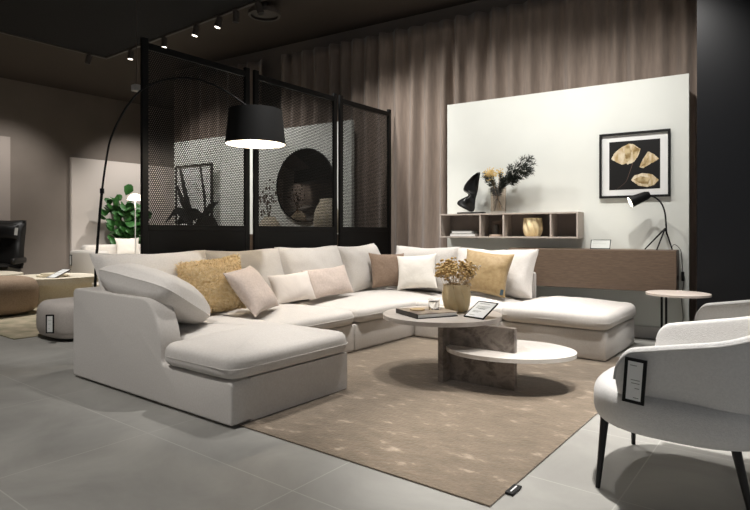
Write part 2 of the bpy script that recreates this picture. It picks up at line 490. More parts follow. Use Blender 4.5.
# ------------------------------------------------------------------ rug
rg = thing('area_rug', 'brown silky area rug under the marble coffee table', 'rug', (-2.3, 3.4, 0))
bm = B(-3.9, -.955, 1.965, 4.95, .001, .009, .004, 2)
mesh_obj('pile', bm, M_rug, rg)
lt = mesh_obj('sewn_label', B(-.957, -.922, 2.1, 2.19, .002, .012, .002), M_ink, rg, False); lt['label'] = 'small black cloth tag at rug edge'
mesh_obj('lettering', B(-.942, -.936, 2.115, 2.175, .012, .0126), M_paper, lt, False)

# ------------------------------------------------------------------ sofa
sofa = thing('sectional_sofa', 'large U-shaped light beige fabric sectional sofa with loose back cushions', 'sofa', (-3.4, 3.8, 0))
ZR = .0095
def plinth(x0, x1, y0, y1): return B(x0, x1, y0, y1, ZR, .0145)
# near chaise module with its arm
arm = rounded_outline([(-4.22, .014), (-2.415, .014), (-2.415, .25), (-3.075, .25), (-3.10, .44), (-3.2, .637), (-4.22, .645)],
                      [.02, .02, .03, .03, .06, .11, .05], 6)
bmA = bmesh.new()
AP = [(p.x, p.y) for p in resample(arm, .02)]; n = len(AP)
def inset(d):
    o = []
    for k in range(n):
        t = Vector((AP[(k+1) % n][0]-AP[k-1][0], AP[(k+1) % n][1]-AP[k-1][1])).normalized(); o.append((AP[k][0]-t.y*d, AP[k][1]+t.x*d))
    return o
RA = [[bmA.verts.new((x, y, z)) for x, z in inset(d)] for y, d in ((2.04, 0), (1.914, 0), (1.906, .0025), (1.9015, .007), (1.9, .014))]
for a, b in zip(RA, RA[1:]):
    for k in range(n): bmA.faces.new((a[k], a[(k+1) % n], b[(k+1) % n], b[k]))
bmA.faces.new(RA[0][::-1]); bmA.faces.new(RA[-1])
# inner top edge of the arm only
box(bmA, -4.21, -2.4165, 2.03, 2.845, .014, .25)
m1 = mesh_obj('chaise_body', bmA, M_sofa, sofa)
def body(name, x0, x1, y0, y1, back=None):
    bm = B(x0, x1, y0, y1, .014, .25, .018, 3)
    if back: box(bm, *back, .2, .645, .03, 3)
    return mesh_obj(name, bm, M_sofa, sofa)
mesh_obj('back_body', B(-4.215, -4.06, 2.04, 2.84, .014, .645, .03, 3), M_sofa, sofa)
body('middle_body', -4.22, -3.105, 2.85, 3.757, (-4.22, -4.06, 2.85, 3.757))
body('corner_body', -4.22, -3.105, 3.763, 5.58, (-4.22, -4.06, 3.763, 5.58))
body('far_body', -3.10, -2.187, 4.672, 5.58, (-4.05, -2.187, 5.44, 5.58))
body('ottoman_body', -2.18, -1.265, 4.675, 5.62)
for q in ((-4.15, -2.47, 1.97, 2.8), (-4.15, -3.17, 2.86, 3.74), (-4.15, -3.17, 3.78, 5.54), (-3.1, -2.2, 4.73, 5.54), (-2.12, -1.33, 4.73, 5.56)):
    pl = mesh_obj('plinth', plinth(*q), M_base, sofa, False); pl['label'] = 'black recessed plinth'
# seat cushions
SEAMS = []
SEAMS.append(([(-3.05, 1.885), (-2.395, 1.885), (-2.395, 2.85), (-4.03, 2.85), (-4.03, 2.06), (-3.05, 2.06)], [.09, .1, .1, .05, .05, .03])); oc = rounded_outline(*SEAMS[-1])
mesh_obj('seat_cushion', pad(oc, (-2.75, 2.45), .253, .395, .085, .05, .012, .006, 1), M_sofa, sofa)
SEAMS.append(([(-4.03, 2.868), (-3.075, 2.868), (-3.075, 3.752), (-4.03, 3.752)], [.04, .12, .12, .04])); oc = rounded_outline(*SEAMS[-1])
mesh_obj('seat_cushion', pad(oc, (-3.55, 3.3), .253, .38, .075, .05, .012, .006, 2), M_sofa, sofa)
SEAMS.append(([(-4.03, 3.768), (-3.075, 3.768), (-3.075, 4.66), (-3.085, 5.43), (-4.03, 5.43)], [.04, .12, .02, .02, .04])); oc = rounded_outline(*SEAMS[-1])
mesh_obj('seat_cushion', pad(oc, (-3.55, 4.6), .253, .38, .075, .05, .012, .006, 3), M_sofa, sofa)
SEAMS.append(([(-3.065, 4.645), (-2.19, 4.645), (-2.19, 5.43), (-3.065, 5.43)], [.05, .1, .04, .02])); oc = rounded_outline(*SEAMS[-1])
mesh_obj('seat_cushion', pad(oc, (-2.65, 5.05), .253, .38, .075, .05, .012, .006, 4), M_sofa, sofa)
SEAMS.append(([(-2.175, 4.655), (-1.255, 4.655), (-1.255, 5.635), (-2.175, 5.635)], [.1, .1, .1, .06])); oc = rounded_outline(*SEAMS[-1])
mesh_obj('seat_cushion', pad(oc, (-1.71, 5.15), .253, .395, .085, .06, .014, .008, 5), M_sofa, sofa)
for c_, (pts, r) in zip([o for o in S.objects if o.name.startswith('seat_cushion')], SEAMS):
    P = resample(rounded_outline(pts, r), .03); P = [(p.x, p.y, .318) for p in P]; P.append(P[0])
    cx = sum(p[0] for p in P)/len(P); cy = sum(p[1] for p in P)/len(P)
    P = [(p[0]+.0125*math.copysign(1, p[0]-cx)*(abs(p[0]-cx) > .2), p[1]+.0125*math.copysign(1, p[1]-cy)*(abs(p[1]-cy) > .2), p[2]) for p in P]
    mesh_obj('piping', T(P, .0028, 6), M_sofa, c_)
# back cushions
def back_cush(loc, yaw, w, h, t, tilt, roll=0, seed=0, chop=.008):
    bm = shifted(pillow(w, h, t, 30, edge=.03, e=.40, ear=.07, chop=chop, nz=.016, seed=seed, p=3), z=h/2)
    bm.transform(pose(loc, yaw, tilt, roll)); return mesh_obj('back_cushion', bm, M_sofa, sofa)
back_cush((-3.80, 2.40, .415), 90, .945, .52, .26, 24, 0, 1)
back_cush((-3.83, 3.25, .41), 88, .88, .52, .25, 23, 0, 2)
back_cush((-3.83, 4.13, .41), 90, .88, .53, .25, 23, 0, 3)
back_cush((-3.84, 4.93, .41), 93, .74, .53, .25, 23, -2, 4)
back_cush((-3.42, 5.27, .41), 0, .84, .50, .25, 20, 0, 5)
back_cush((-2.58, 5.27, .41), -2, .92, .49, .25, 20, 0, 6)
# arm cushion lying over the near arm
bm = pillow(.84, .48, .29, 30, edge=.02, e=.40, ear=.0, nz=.02, seed=8, p=2.6, rnd=.10)
bm.transform(Matrix.Translation((-3.56, 2.14, .63)) @ Matrix.Rotation(R(2), 4, 'Z') @ Matrix.Rotation(R(6), 4, 'Y') @ Matrix.Rotation(R(58), 4, 'X'))
mesh_obj('arm_cushion', bm, M_sofa, sofa)

# ------------------------------------------------------------------ throw pillows
M_beige = mat('beige linen', '#c9bab0', .9, var='#bdaea4', vscale=60, bump=.25, bscale=300, sheen=.2, wrinkle=.25)
M_pale = mat('pale sand linen', '#d9d0c8', .9, bump=.25, bscale=300, sheen=.2, wrinkle=.25)
M_brownp = mat('taupe linen', '#8f7a68', .9, var='#85705f', vscale=60, bump=.25, bscale=300, sheen=.2, wrinkle=.25)
M_cream = mat('cream linen', '#ece7de', .9, bump=.2, bscale=300, sheen=.2, wrinkle=.25)
M_must = mat('mustard satin', '#9c845b', .6, var='#8e754c', vscale=30, bump=.2, bscale=200, sheen=.3, wrinkle=.25)
M_shag = mat('golden shaggy wool', '#f1dcb2', .95, var='#dfc28e', vscale=40)
def throw(name, label, mt, loc, yaw, w, h, t, tilt, roll=0, seed=0, ear=.10, chop=0, nz=.014, e=.5, sag=0):
    Mx = pose(loc, yaw, tilt, roll)
    o = thing(name, label, 'pillow', Mx.translation, Mx.to_3x3().to_4x4())
    bm = shifted(pillow(w, h, t, 26, e=e, ear=ear, nz=nz, seed=seed, chop=chop, sag=sag), z=h/2); bm.transform(Mx)
    mesh_obj('cover', bm, mt, o); return o, Mx
# shaggy pillow: cover + curly pile
o, Mx = throw('shaggy_pillow', 'golden shaggy curly throw pillow on the chaise', M_shag, (-3.57, 2.70, .435), 71, .50, .425, .22, 20, -7, 11, ear=.10)
src = shifted(pillow(.50, .425, .22, 26, e=.5, ear=.10, nz=.014, seed=11), z=.2125)
bmesh.ops.recalc_face_normals(src, faces=src.faces)
pile = bmesh.new(); src.faces.ensure_lookup_table()
fs = [f for f in src.faces if f.calc_area() > 1e-7]; wts = [f.calc_area() for f in fs]
for f in random.choices(fs, wts, k=6500):
    vv = [v.co for v in f.verts]; a, b = random.random(), random.random()
    p = vv[0].lerp(vv[1], a).lerp(vv[3 % len(vv)].lerp(vv[2], a), b)
    nn = f.normal; tt = Vector((random.gauss(0, 1), random.gauss(0, 1), random.gauss(0, 1))); tt = (tt-nn*tt.dot(nn)).normalized()
    l = random.uniform(.016, .03); w = random.uniform(.0022, .004); side = nn.cross(tt)
    pts = [p-nn*.002, p+nn*l*.55+tt*l*.15, p+nn*l*.8+tt*l*.55, p+nn*l*.55+tt*l*.95]
    rw = []
    for i, q in enumerate(pts):
        ww = w*(1-.2*i); rw.append((pile.verts.new(q+side*ww), pile.verts.new(q-side*ww)))
    for c, d in zip(rw, rw[1:]): pile.faces.new((c[0], c[1], d[1], d[0]))
src.free(); pile.transform(Mx)
po = mesh_obj('curly_pile', pile, M_shag, o); po['kind'] = 'stuff'
throw('throw_pillow', 'beige square throw pillow tipped against the golden shaggy pillow', M_beige, (-3.34, 2.98, .43), 108, .42, .42, .17, 38, -6, 12)
throw('throw_pillow', 'small pale rectangular pillow half behind the tipped beige pillow', M_pale, (-3.57, 3.52, .43), 80, .44, .28, .14, 26, -3, 13)
throw('throw_pillow', 'beige rectangular lumbar pillow leaning alone on the third back cushion', M_beige, (-3.59, 4.02, .435), 84, .58, .30, .14, 24, -3, 14)
throw('throw_pillow', 'taupe brown square pillow in the sofa corner', M_brownp, (-3.59, 4.96, .44), 62, .44, .40, .15, 20, 2, 15)
throw('throw_pillow', 'cream white square pillow beside the taupe brown one', M_cream, (-3.29, 5.02, .44), 22, .44, .40, .16, 24, -5, 16)
o, Mx = throw('throw_pillow', 'mustard gold satin pillow with a small dark teal tag', M_must, (-2.52, 4.97, .44), 8, .50, .45, .18, 22, 6, 17)
M_teal = mat('dark teal cloth', '#22343c', .8)
bm = B(.205, .235, -.05, -.046, .015, .07); bm.transform(Mx); q = mesh_obj('cloth_tag', bm, M_teal, o, False); q['label'] = 'small dark teal tag'

# ------------------------------------------------------------------ coffee table
ct = thing('coffee_table', 'two-tier veined marble coffee table with round top and oval lower shelf', 'table', (-1.9, 3.58, .0093))
mesh_obj('round_top', prism(ell(-2.14, 3.60, .435, .435), .417, .447, .009, 3), M_toptop, ct)
mesh_obj('plinth_slab', B(-2.035, -1.995, 3.37, 3.92, .0095, .417, .003), M_marble, ct, False)
mesh_obj('plinth_slab', B(-1.995, -1.515, 3.47, 3.515, .0095, .417, .003), M_marble, ct, False)
mesh_obj('lower_shelf', prism(ell(-1.61, 3.61, .435, .33, R(19)), .228, .255, .009, 3), M_marble2, ct)
ZT = .4472
# book
a = R(62); Mb = Matrix.Translation((-2.2, 3.485, ZT)) @ Matrix.Rotation(a, 4, 'Z')
bk = thing('book', 'large dark-covered book lying on the coffee table', 'book', (-2.2, 3.485, ZT), Matrix.Rotation(a, 4, 'Z'))
M_cover = mat('brown grey book cover', '#6f6258', .45, var='#b7a894', vscale=9)
M_dark = mat('charcoal board', '#24211f', .5)
mesh_obj('pages', B(-.158, .156, -.160, .158, .006, .028, 0, 2, Mb), M_paper, bk, False)
mesh_obj('cover', B(-.165, .163, -.165, .165, .0, .006, .001, 1, Mb), M_dark, bk, False)
mesh_obj('cover', B(-.165, .163, -.165, .165, .028, .034, .001, 1, Mb), M_cover, bk, False)
mesh_obj('spine', B(-.169, -.160, -.165, .165, .0, .034, .003, 2, Mb), M_dark, bk, False)
# glass tumbler on the book
gl = L([(.036, 0), (.038, .002), (.042, .075), (.0405, .075), (.036, .012), (.001, .010)], (-2.17, 3.54, ZT+.0345), 32, capt=False)
tag(single(mesh_obj('glass_tumbler', gl, M_glass), (-2.17, 3.54, ZT+.0345)), 'clear glass tumbler standing on the dark book', 'glass')
cst = mesh_obj('coaster', prism(ell(-2.25, 3.44, .055, .055, 0, 40), ZT+.0345, ZT+.042, .002, 2), M_stem)
tag(single(cst, (-2.25, 3.44, ZT+.0345)), 'round straw coaster lying on the dark book', 'coaster')
def twisted_vase(label, loc, s=1.0):
    prof = [(.055, 0), (.075, .006), (.092, .04), (.103, .085), (.104, .12), (.098, .16), (.092, .19), (.094, .205)]
    prof = [(r*s, z*s) for r, z in smooth_path2(prof)]
    inn = [(prof[-1][0]*.93, prof[-1][1]), (prof[-4][0]*.9, prof[-1][1]*.93), (.05*s, .06*s)]
    f = lambda a, z: 1+.22*abs(math.sin(4*a+13*z/s))-.14
    bm = L(prof+inn, loc, 112, f=f)
    return tag(single(mesh_obj('twisted_vase', bm, M_gold), loc), label, 'vase')
def smooth_path2(p):
    return [(q.x, q.z) for q in smooth_path([(r, 0, z) for r, z in p], 4)]
VX = (-2.115, 3.775, ZT)
twisted_vase('gold twisted ribbed vase holding dried flowers on the coffee table', VX)
# dried flower stems
def flower_stem(kind, seed):
    random.seed(seed)
    o = thing('dried_flower', 'ochre dried flower stem standing in the gold coffee table vase', 'flower', (0, 0, 0), None, 'dried flowers in the coffee table vase')
    Lh = .30; pts = [(0, 0, 0), (.006, 0, .1), (.0, .006, .2), (.012, 0, Lh)]
    bm = T(smooth_path(pts, 4), .0018, 5)
    heads = bmesh.new()
    for k in range(26 if kind == 0 else 34):
        if kind == 0:
            z = Lh-.015+random.gauss(0, .02); p = Vector((random.gauss(.012, .024), random.gauss(0, .024), z))
            base = Vector((.006, 0, Lh-.07)); rad = random.uniform(.008, .014)
        else:
            z = random.uniform(Lh-.19, Lh+.01); p = Vector((random.gauss(.008, .012), random.gauss(0, .012), z)); base = Vector((.006, 0, z-.03)); rad = random.uniform(.005, .010)
        tube(bm, [base, (base+p)/2+Vector((0, 0, .004)), p], .0009, 4)
        bmesh.ops.create_icosphere(heads, subdivisions=1, radius=rad, matrix=Matrix.Translation(p) @ Matrix.Diagonal((1, 1, .75, 1)))
    mesh_obj('stem', bm, M_stem, o)
    mesh_obj('flower_head', heads, M_ochre if kind == 0 else M_fluff, o)['kind'] = 'stuff'
    return o
M_fluff = mat('pale dried grass', '#d6c9b8', .9)
protos = [flower_stem(0, 1), flower_stem(0, 2), flower_stem(1, 3)]
random.seed(21)
spots = []
for i in range(25):
    k = (0, 2, 1, 0, 2)[i % 5]
    ang = i*2.399; lean = R(6+26*math.sqrt((i+.5)/25)); rad = .01+.022*random.random()
    spots.append((k, ang, lean, rad, random.uniform(.85, 1.12)))
used = set()
for k, ang, lean, rad, sc in spots:
    o = protos[k] if k not in used else copy_tree(protos[k]); used.add(k)
    if k == 2: o['label'] = 'pale feathery dried grass stem in the gold coffee table vase'; o['group'] = 'dried grasses in the coffee table vase'; o['category'] = 'dried grass'
    o.matrix_world = (Matrix.Translation((VX[0]+rad*math.cos(ang)*.8, VX[1]+rad*math.sin(ang)*.8, ZT+.065)) @ Matrix.Rotation(ang, 4, 'Z')
                      @ Matrix.Rotation(lean*.95, 4, 'Y') @ Matrix.Rotation(random.random()*6, 4, 'Z') @ Matrix.Scale(sc, 4))

M_text = mat('grey green printing', '#7b7d70', .7)
def card(name, label, Mx, w, h, parent=None, lines=None, bw=.008, sheet=None):
    """framed price card; local x width, z height, faces -y, bottom at z=0"""
    o = thing(name, label, 'price card', Mx.translation, Mx.to_3x3().to_4x4())
    bm = bmesh.new()
    box(bm, -w/2, w/2, -.004, .004, 0, bw); box(bm, -w/2, w/2, -.004, .004, h-bw, h)
    box(bm, -w/2, -w/2+bw, -.004, .004, bw, h-bw); box(bm, w/2-bw, w/2, -.004, .004, bw, h-bw)
    bm.transform(Mx); mesh_obj('frame', bm, M_black, o, False)
    bm = B(-w/2+bw, w/2-bw, -.0025, .003, bw, h-bw, 0, 1, Mx); p = mesh_obj('sheet', bm, sheet or M_paper, o, False)
    bm = bmesh.new()
    for (x0, x1, z) in (lines or []):
        box(bm, -w/2+bw+(w-2*bw)*x0, -w/2+bw+(w-2*bw)*x1, -.0031, -.0024, h*z-h*.007, h*z+h*.007, M=Mx)
    if lines: mesh_obj('printed_text', bm, M_text, p, False)
    else: bm.free()
    return o
LN = [(.15, .7, .86), (.15, .85, .7), (.15, .8, .64), (.15, .75, .58), (.15, .6, .4), (.15, .5, .34), (.15, .45, .15)]
Mx = pose((-1.845, 3.53, ZT+.004), -14, 60)
o = card('table_price_card', 'white price card in a black frame leaning beside the gold vase on the coffee table', Mx, .18, .19, lines=LN)
bm = B(-.03, .03, .005, .009, 0, .10, 0, 1, Mx @ Matrix.Translation((0, 0, .11)) @ Matrix.Rotation(R(-115), 4, 'X'))
mesh_obj('stand_strut', bm, M_black, o, False)

# ------------------------------------------------------------------ console and what stands on it
cons = wthing('console_cabinet', 'long dark oak wall-hung console cabinet under the flower picture', 'cabinet', -.9, -.19, .49)
wpart('cabinet_body', B(-1.67, -.085, -.31, -.0005, .49, .88, .004), M_wood, cons, False)
wpart('front_board', B(-1.67, -.085, -.328, -.312, .494, .874, .002), M_wood, cons, False)
g = wpart('end_grommet', L([(.02, -.083), (.02, -.079)], (0, 0, 0), 20, M=Matrix.Translation((0, -.2, .62)) @ Matrix.Rotation(R(90), 4, 'Y')), M_black, cons)
Mx = MW @ Matrix.Translation((-.765, -.22, .881))
card('console_price_card', 'small white price card tilted on the dark oak console', Mx @ Matrix.Rotation(R(-30), 4, 'X'), .19, .105, lines=[(.1, .6, .75), (.1, .8, .55), (.1, .5, .3)], bw=.007, sheet=mat('pale grey paper', '#b3b5b0', .6))
# desk lamp
dl = wthing('desk_lamp', 'black tripod desk lamp with a conical head on the console', 'lamp', -.2, -.19, .881)
ap = Vector((-.188, -.19, 1.085))
for f in ((-.365, -.17, .884), (-.25, -.29, .884), (-.128, -.2, .884)):
    wpart('leg', T([f, ap], [.006, .008], 10), M_black, dl)
wpart('stem', T(smooth_path([ap+Vector((.012, 0, -.06)), (-.182, -.19, 1.14), (-.192, -.19, 1.24), (-.225, -.19, 1.33), (-.285, -.19, 1.385), (-.34, -.19, 1.392)], 8), .0075, 10), M_black, dl)
hd = Vector((-.35, -.19, 1.40)); dirv = Vector((-.87, -.34, -.40)).normalized()
q = Vector((0, 0, 1)).rotation_difference(dirv).to_matrix().to_4x4()
hm = Matrix.Translation(hd-dirv*.03) @ q
wpart('lamp_head', L([(.012, -.005), (.03, 0), (.042, .03), (.056, .19), (.054, .19), (.040, .03), (.026, .008)], (0, 0, 0), 36, M=hm), M_black, dl)
wpart('head_lining', L([(.0535, .188), (.0395, .032), (.001, .03)], (0, 0, 0), 36, M=hm, capb=False, capt=False), M_white, dl)
wpart('bulb', L([(.001, .07), (.02, .075), (.03, .1), (.024, .13), (.001, .14)], (0, 0, 0), 24, M=hm), M_bulb, dl)
cord = wpart('cord', T(smooth_path([(-.14, -.18, .9), (-.115, -.08, .93), (-.068, -.03, .87), (-.058, -.03, .75), (-.052, -.03, .66), (-.045, -.03, .56), (-.06, -.03, .4), (-.05, -.03, .2), (-.1, -.04, .02)], 6), .003, 6), M_black, dl)
wpart('cord_switch', B(-.063, -.038, -.045, -.02, .58, .67, .006), M_black, cord)

# picture
pic = wthing('framed_picture', 'square black framed picture of pale dried flower petals on black', 'picture', -.48, -.015, 1.395)
x0, x1, z0, z1 = -.806, -.156, 1.395, 2.052
bm = bmesh.new()
for q in ((x0, x1, z0, z0+.022), (x0, x1, z1-.022, z1), (x0, x0+.022, z0+.022, z1-.022), (x1-.022, x1, z0+.022, z1-.022)):
    box(bm, q[0], q[1], -.035, -.001, q[2], q[3])
wpart('frame', bm, M_blackwood, pic, False)
wpart('mat_board', B(x0+.02, x1-.02, -.012, -.004, z0+.02, z1-.02), M_paper, pic, False)
px0, px1, pz0, pz1 = -.713, -.247, 1.478, 1.966
pr = wpart('print', B(px0, px1, -.0145, -.0115, pz0, pz1), M_print, pic, False)
M_petal = mat('pale dried petal', '#e0d3b8', .8, var='#b79c6c', vscale=22, stretch=(1, 1, .35), vlo=.4, vhi=.62)
M_petal2 = mat('tan dried petal', '#cdb98f', .8, var='#8d7447', vscale=30, stretch=(.5, 1, .6), vlo=.4, vhi=.62)
def pp(u, v): return (px0+(px1-px0)*(u-97)/263, pz1-(pz1-pz0)*(v-145)/262)
def petal(pts, m, y, seed=0):
    P = [pp(*p) for p in pts]; P = [(a.x, a.y) for a in resample(rounded_outline(P, .006, 4), .006)]
    P = [(x+.004*noise.noise(Vector((x*60, z*60, seed))), z+.004*noise.noise(Vector((x*60, z*60, seed+5)))) for x, z in P]
    bm = flat_shape(P, y, .0008); bm.transform(MW); return mesh_obj('printed_petal', bm, m, pr, False)
petal([(107, 238), (125, 205), (160, 178), (172, 215), (190, 265), (165, 272), (135, 255)], M_petal, -.0146, 1)
petal([(160, 178), (200, 160), (225, 165), (245, 180), (262, 195), (250, 230), (225, 262), (195, 272), (172, 240)], M_petal, -.0150, 2)
petal([(185, 175), (205, 168), (215, 200), (205, 250), (190, 262), (180, 215)], M_petal2, -.0156, 3)
petal([(232, 175), (258, 195), (244, 225), (226, 252), (222, 210)], M_petal2, -.0158, 4)
petal([(255, 290), (272, 250), (300, 209), (330, 225), (355, 252), (318, 272), (275, 297)], M_petal, -.0148, 5)
petal([(262, 290), (290, 245), (300, 212), (306, 240), (285, 280)], M_petal2, -.0156, 6)
petal([(212, 357), (232, 332), (270, 322), (318, 330), (354, 362), (330, 388), (295, 398), (250, 388)], M_petal, -.0148, 7)
petal([(225, 355), (262, 338), (310, 350), (300, 385), (262, 378)], M_petal2, -.0156, 8)
st = strip([pp(222, 265), pp(205, 315), pp(185, 365), pp(140, 402)], [.005, .004, .002], -.0146, .0006); st.transform(MW)
mesh_obj('printed_stalk', st, mat('brown printed stalk', '#6b5648', .7), pr, False)

# wall shelf
sh = wthing('wall_shelf', 'greige wall shelf with four open compartments', 'shelf', -1.73, -.13, .985)
SX0, SX1, SD = -2.5, -.965, -.27
wpart('top_board', B(SX0, SX1, SD, -.001, 1.24, 1.256, .001), M_greige, sh, False)
wpart('bottom_board', B(SX0, SX1, SD, -.001, .985, 1.001, .001), M_greige, sh, False)
wpart('side_board', B(SX0, SX0+.016, SD, -.001, 1.001, 1.24), M_greige, sh, False)
wpart('side_board', B(SX1-.016, SX1, SD, -.001, 1.001, 1.24), M_greige, sh, False)
for x in (-2.018, -1.752, -1.247):
    wpart('divider', B(x, x+.016, SD+.003, -.001, 1.001, 1.24), M_greige, sh, False)
wpart('back_board', B(SX0+.016, SX1-.016, -.012, -.001, 1.001, 1.24), mat('dark greige lacquer', '#7d726a', .6), sh, False)
# books in the shelf
def wbook(x0, x1, y0, y1, z0, z1, mcov, label, grp=None):
    b = wthing('book', label, 'book', (x0+x1)/2, (y0+y1)/2, z0)
    wpart('pages', B(x0+.004, x1-.004, y0+.004, y1-.006, z0+.003, z1-.003), M_paper, b, False)
    bm = B(x0, x1, y0, y1, z0, z0+.003); box(bm, x0, x1, y0, y1, z1-.003, z1); box(bm, x0, x1, y1-.004, y1, z0+.003, z1-.003)
    wpart('cover', bm, mcov, b, False)
wbook(-2.39, -2.08, -.24, -.04, 1.0012, 1.035, M_dark, 'black book at the bottom of the pile in the wall shelf')
wbook(-2.37, -2.12, -.235, -.06, 1.0352, 1.062, mat('pale grey book cloth', '#c9c9c6', .6), 'pale grey book on top of the black one in the shelf')
# jar with candle in the second compartment
jr = wthing('candle_jar', 'smoked glass candle jar in the narrow second shelf compartment', 'candle', -1.87, -.13, 1.0012)
wpart('jar', L([(.055, 0), (.058, .004), (.058, .17), (.055, .17), (.054, .03), (.001, .03)], (-1.87, -.13, 1.0012), 32, capt=False), M_smoke, jr)
wpart('base_dish', L([(.075, 0), (.08, .004), (.08, .02), (.06, .022)], (-1.87, -.13, 1.0012), 32), mat('pale taupe ceramic', '#b9a596', .5), jr)
wpart('candle', L([(.028, .032), (.028, .13), (.004, .135)], (-1.87, -.13, 1.0012), 24), M_ink, jr)
lv = MW @ Vector((-1.46, -.14, 1.0012))
twisted_vase('gold twisted ribbed vase inside the third compartment of the wall shelf', tuple(lv), .97)

# sculpture
sc_ = wthing('abstract_sculpture', 'black folded abstract sculpture on a thin base on the wall shelf', 'sculpture', -2.17, -.15, 1.2565)
wpart('base', B(-2.315, -2.01, -.2, -.09, 1.2565, 1.275, .002), M_blackwood, sc_, False)
rows = [(368, 203, 224, .025), (355, 183, 232, .04), (340, 152, 237, .05), (325, 135, 238, .055), (310, 142, 237, .05), (300, 157, 236, .04), (290, 186, 236, .032),
        (280, 196, 237, .03), (270, 184, 239, .034), (260, 161, 242, .045), (245, 163, 247, .05), (230, 172, 251, .048), (212, 190, 256, .042), (195, 210, 261, .034), (180, 228, 264, .025), (170, 243, 262, .014), (166, 249, 259, .006)]
k = .00222; bm = bmesh.new(); rg_ = []
for i, (yy, xa, xb, dp) in enumerate(rows):
    z = 1.274+(370-yy)*k; ca = -2.315+(xa-143)*k; cb = -2.315+(xb-143)*k; ring = []
    for q in range(28):
        t = 2*PI*q/28; u = math.cos(t)
        x = (ca+cb)/2+(cb-ca)/2*u
        fold = .03*math.sin(u*3.4+i*.55)*(1 if 1 < i < 15 else .3)
        ring.append(bm.verts.new((x, -.145+fold+dp*.75*math.sin(t)*(1-.35*math.cos(3*t+i*.4)), z)))
    rg_.append(ring)
for a, b in zip(rg_, rg_[1:]):
    for q in range(28): bm.faces.new((a[q], a[(q+1) % 28], b[(q+1) % 28], b[q]))
bm.faces.new(rg_[0][::-1]); bm.faces.new(rg_[-1])
so = wpart('folded_form', bm, mat('satin black resin', '#0c0c0c', .32), sc_)
ss = so.modifiers.new('smooth', 'SUBSURF'); ss.levels = 1; ss.render_levels = 2

# glass vase with greenery
gv = (-1.845, -.14, 1.2565)
bm = L([(.07, 0), (.083, .004), (.085, .02), (.087, .29), (.082, .29), (.079, .022), (.001, .02)], gv, 40, capt=False, f=lambda a, z: 1+.012*math.cos(14*a))
o = wsingle('glass_vase', bm, M_smoke, gv); tag(o, 'smoked brown glass vase with dark greenery standing on the wall shelf', 'vase')
def sprig(kind, seed):
    random.seed(seed)
    if kind == 0: o = thing('eucalyptus_sprig', 'dark green leafy sprig in the smoked glass vase', 'sprig', (0, 0, 0), None, 'dark green sprigs in the smoked glass vase')
    else: o = thing('blossom_sprig', 'yellow blossom sprig in the smoked glass vase', 'sprig', (0, 0, 0), None, 'yellow blossoms in the smoked glass vase')
    Ln = .56; P = smooth_path([(0, 0, 0), (.004, 0, .2), (.02, 0, .4), (.05, 0, Ln)], 8)
    mesh_obj('stem', T(P, .0025, 5), M_darkleaf if kind == 0 else M_stem, o)
    bm = bmesh.new()
    if kind == 0:
        for i in range(110):
            t = random.uniform(.42, 1); p = P[int(t*(len(P)-1))]
            d = Vector((random.gauss(0, 1), random.gauss(0, 1), random.uniform(.1, 1.4))).normalized(); l = random.uniform(.05, .095)*(1.15-.5*t); w = l*.10
            s = d.cross(Vector((.3, .5, .8))).normalized()
            q = [p, p+d*l*.45+s*w, p+d*l, p+d*l*.45-s*w]; u = d.cross(s)*.003
            bm.faces.new([bm.verts.new(a+u*(i_ % 2)) for i_, a in enumerate(q)])
        mesh_obj('foliage', bm, M_darkleaf, o, False)['kind'] = 'stuff'
    else:
        for i in range(40):
            p = P[-3]+Vector((random.gauss(0, .028), random.gauss(0, .028), random.gauss(-.01, .035)))
            bmesh.ops.create_icosphere(bm, subdivisions=1, radius=random.uniform(.006, .011), matrix=Matrix.Translation(p))
        mesh_obj('blossom', bm, M_yellowfl, o)['kind'] = 'stuff'
    return o
e0 = sprig(0, 5); e1 = sprig(0, 6); y0_ = sprig(1, 7)
first = {0, 1, 2}
random.seed(4)
for (k, lx, ly, s) in ((0, 50, 8, 1.08), (1, 60, 6, 1.0), (0, 68, 10, .92), (1, 42, 12, 1.06), (0, 34, 14, .8), (1, 74, 4, .84), (0, 10, 8, .62), (1, -10, 9, .72), (0, -24, 5, .80), (1, -30, 10, .76), (0, 18, 14, .64),
                       (2, -9, 4, .84), (2, -14, 8, .80), (2, -4, 10, .78), (2, 2, 12, .8), (2, -18, 9, .82), (1, 26, 14, .7), (0, 4, 12, .7), (1, -5, 6, .66), (0, 22, 5, .9), (0, 56, 14, .9), (1, -18, 3, .7), (0, 64, 3, .86)):
    src_ = (e0, e1, y0_)[k]
    o = src_ if k in first else copy_tree(src_); first.discard(k)
    lx *= 1.32 if abs(lx) > 8 else 1; s *= 1.0 if k == 2 else 1.06
    ta = math.tan(R(abs(lx)*.62)); z0 = max(.03, .285-.12/max(ta, .01)); sx = math.copysign(1, lx)
    o.matrix_world = MW @ Matrix.Translation((gv[0]+sx*(min(.06, .0012*abs(lx))-(.285-z0)*ta*(1 if abs(lx) > 6 else 0)), gv[1]+.0006*ly, gv[2]+z0)) @ Matrix.Rotation(R(lx*.62), 4, 'Y') @ Matrix.Rotation(R(ly), 4, 'X') @ Matrix.Rotation(R(0 if lx > 0 else 180), 4, 'Z') @ Matrix.Scale(s, 4)

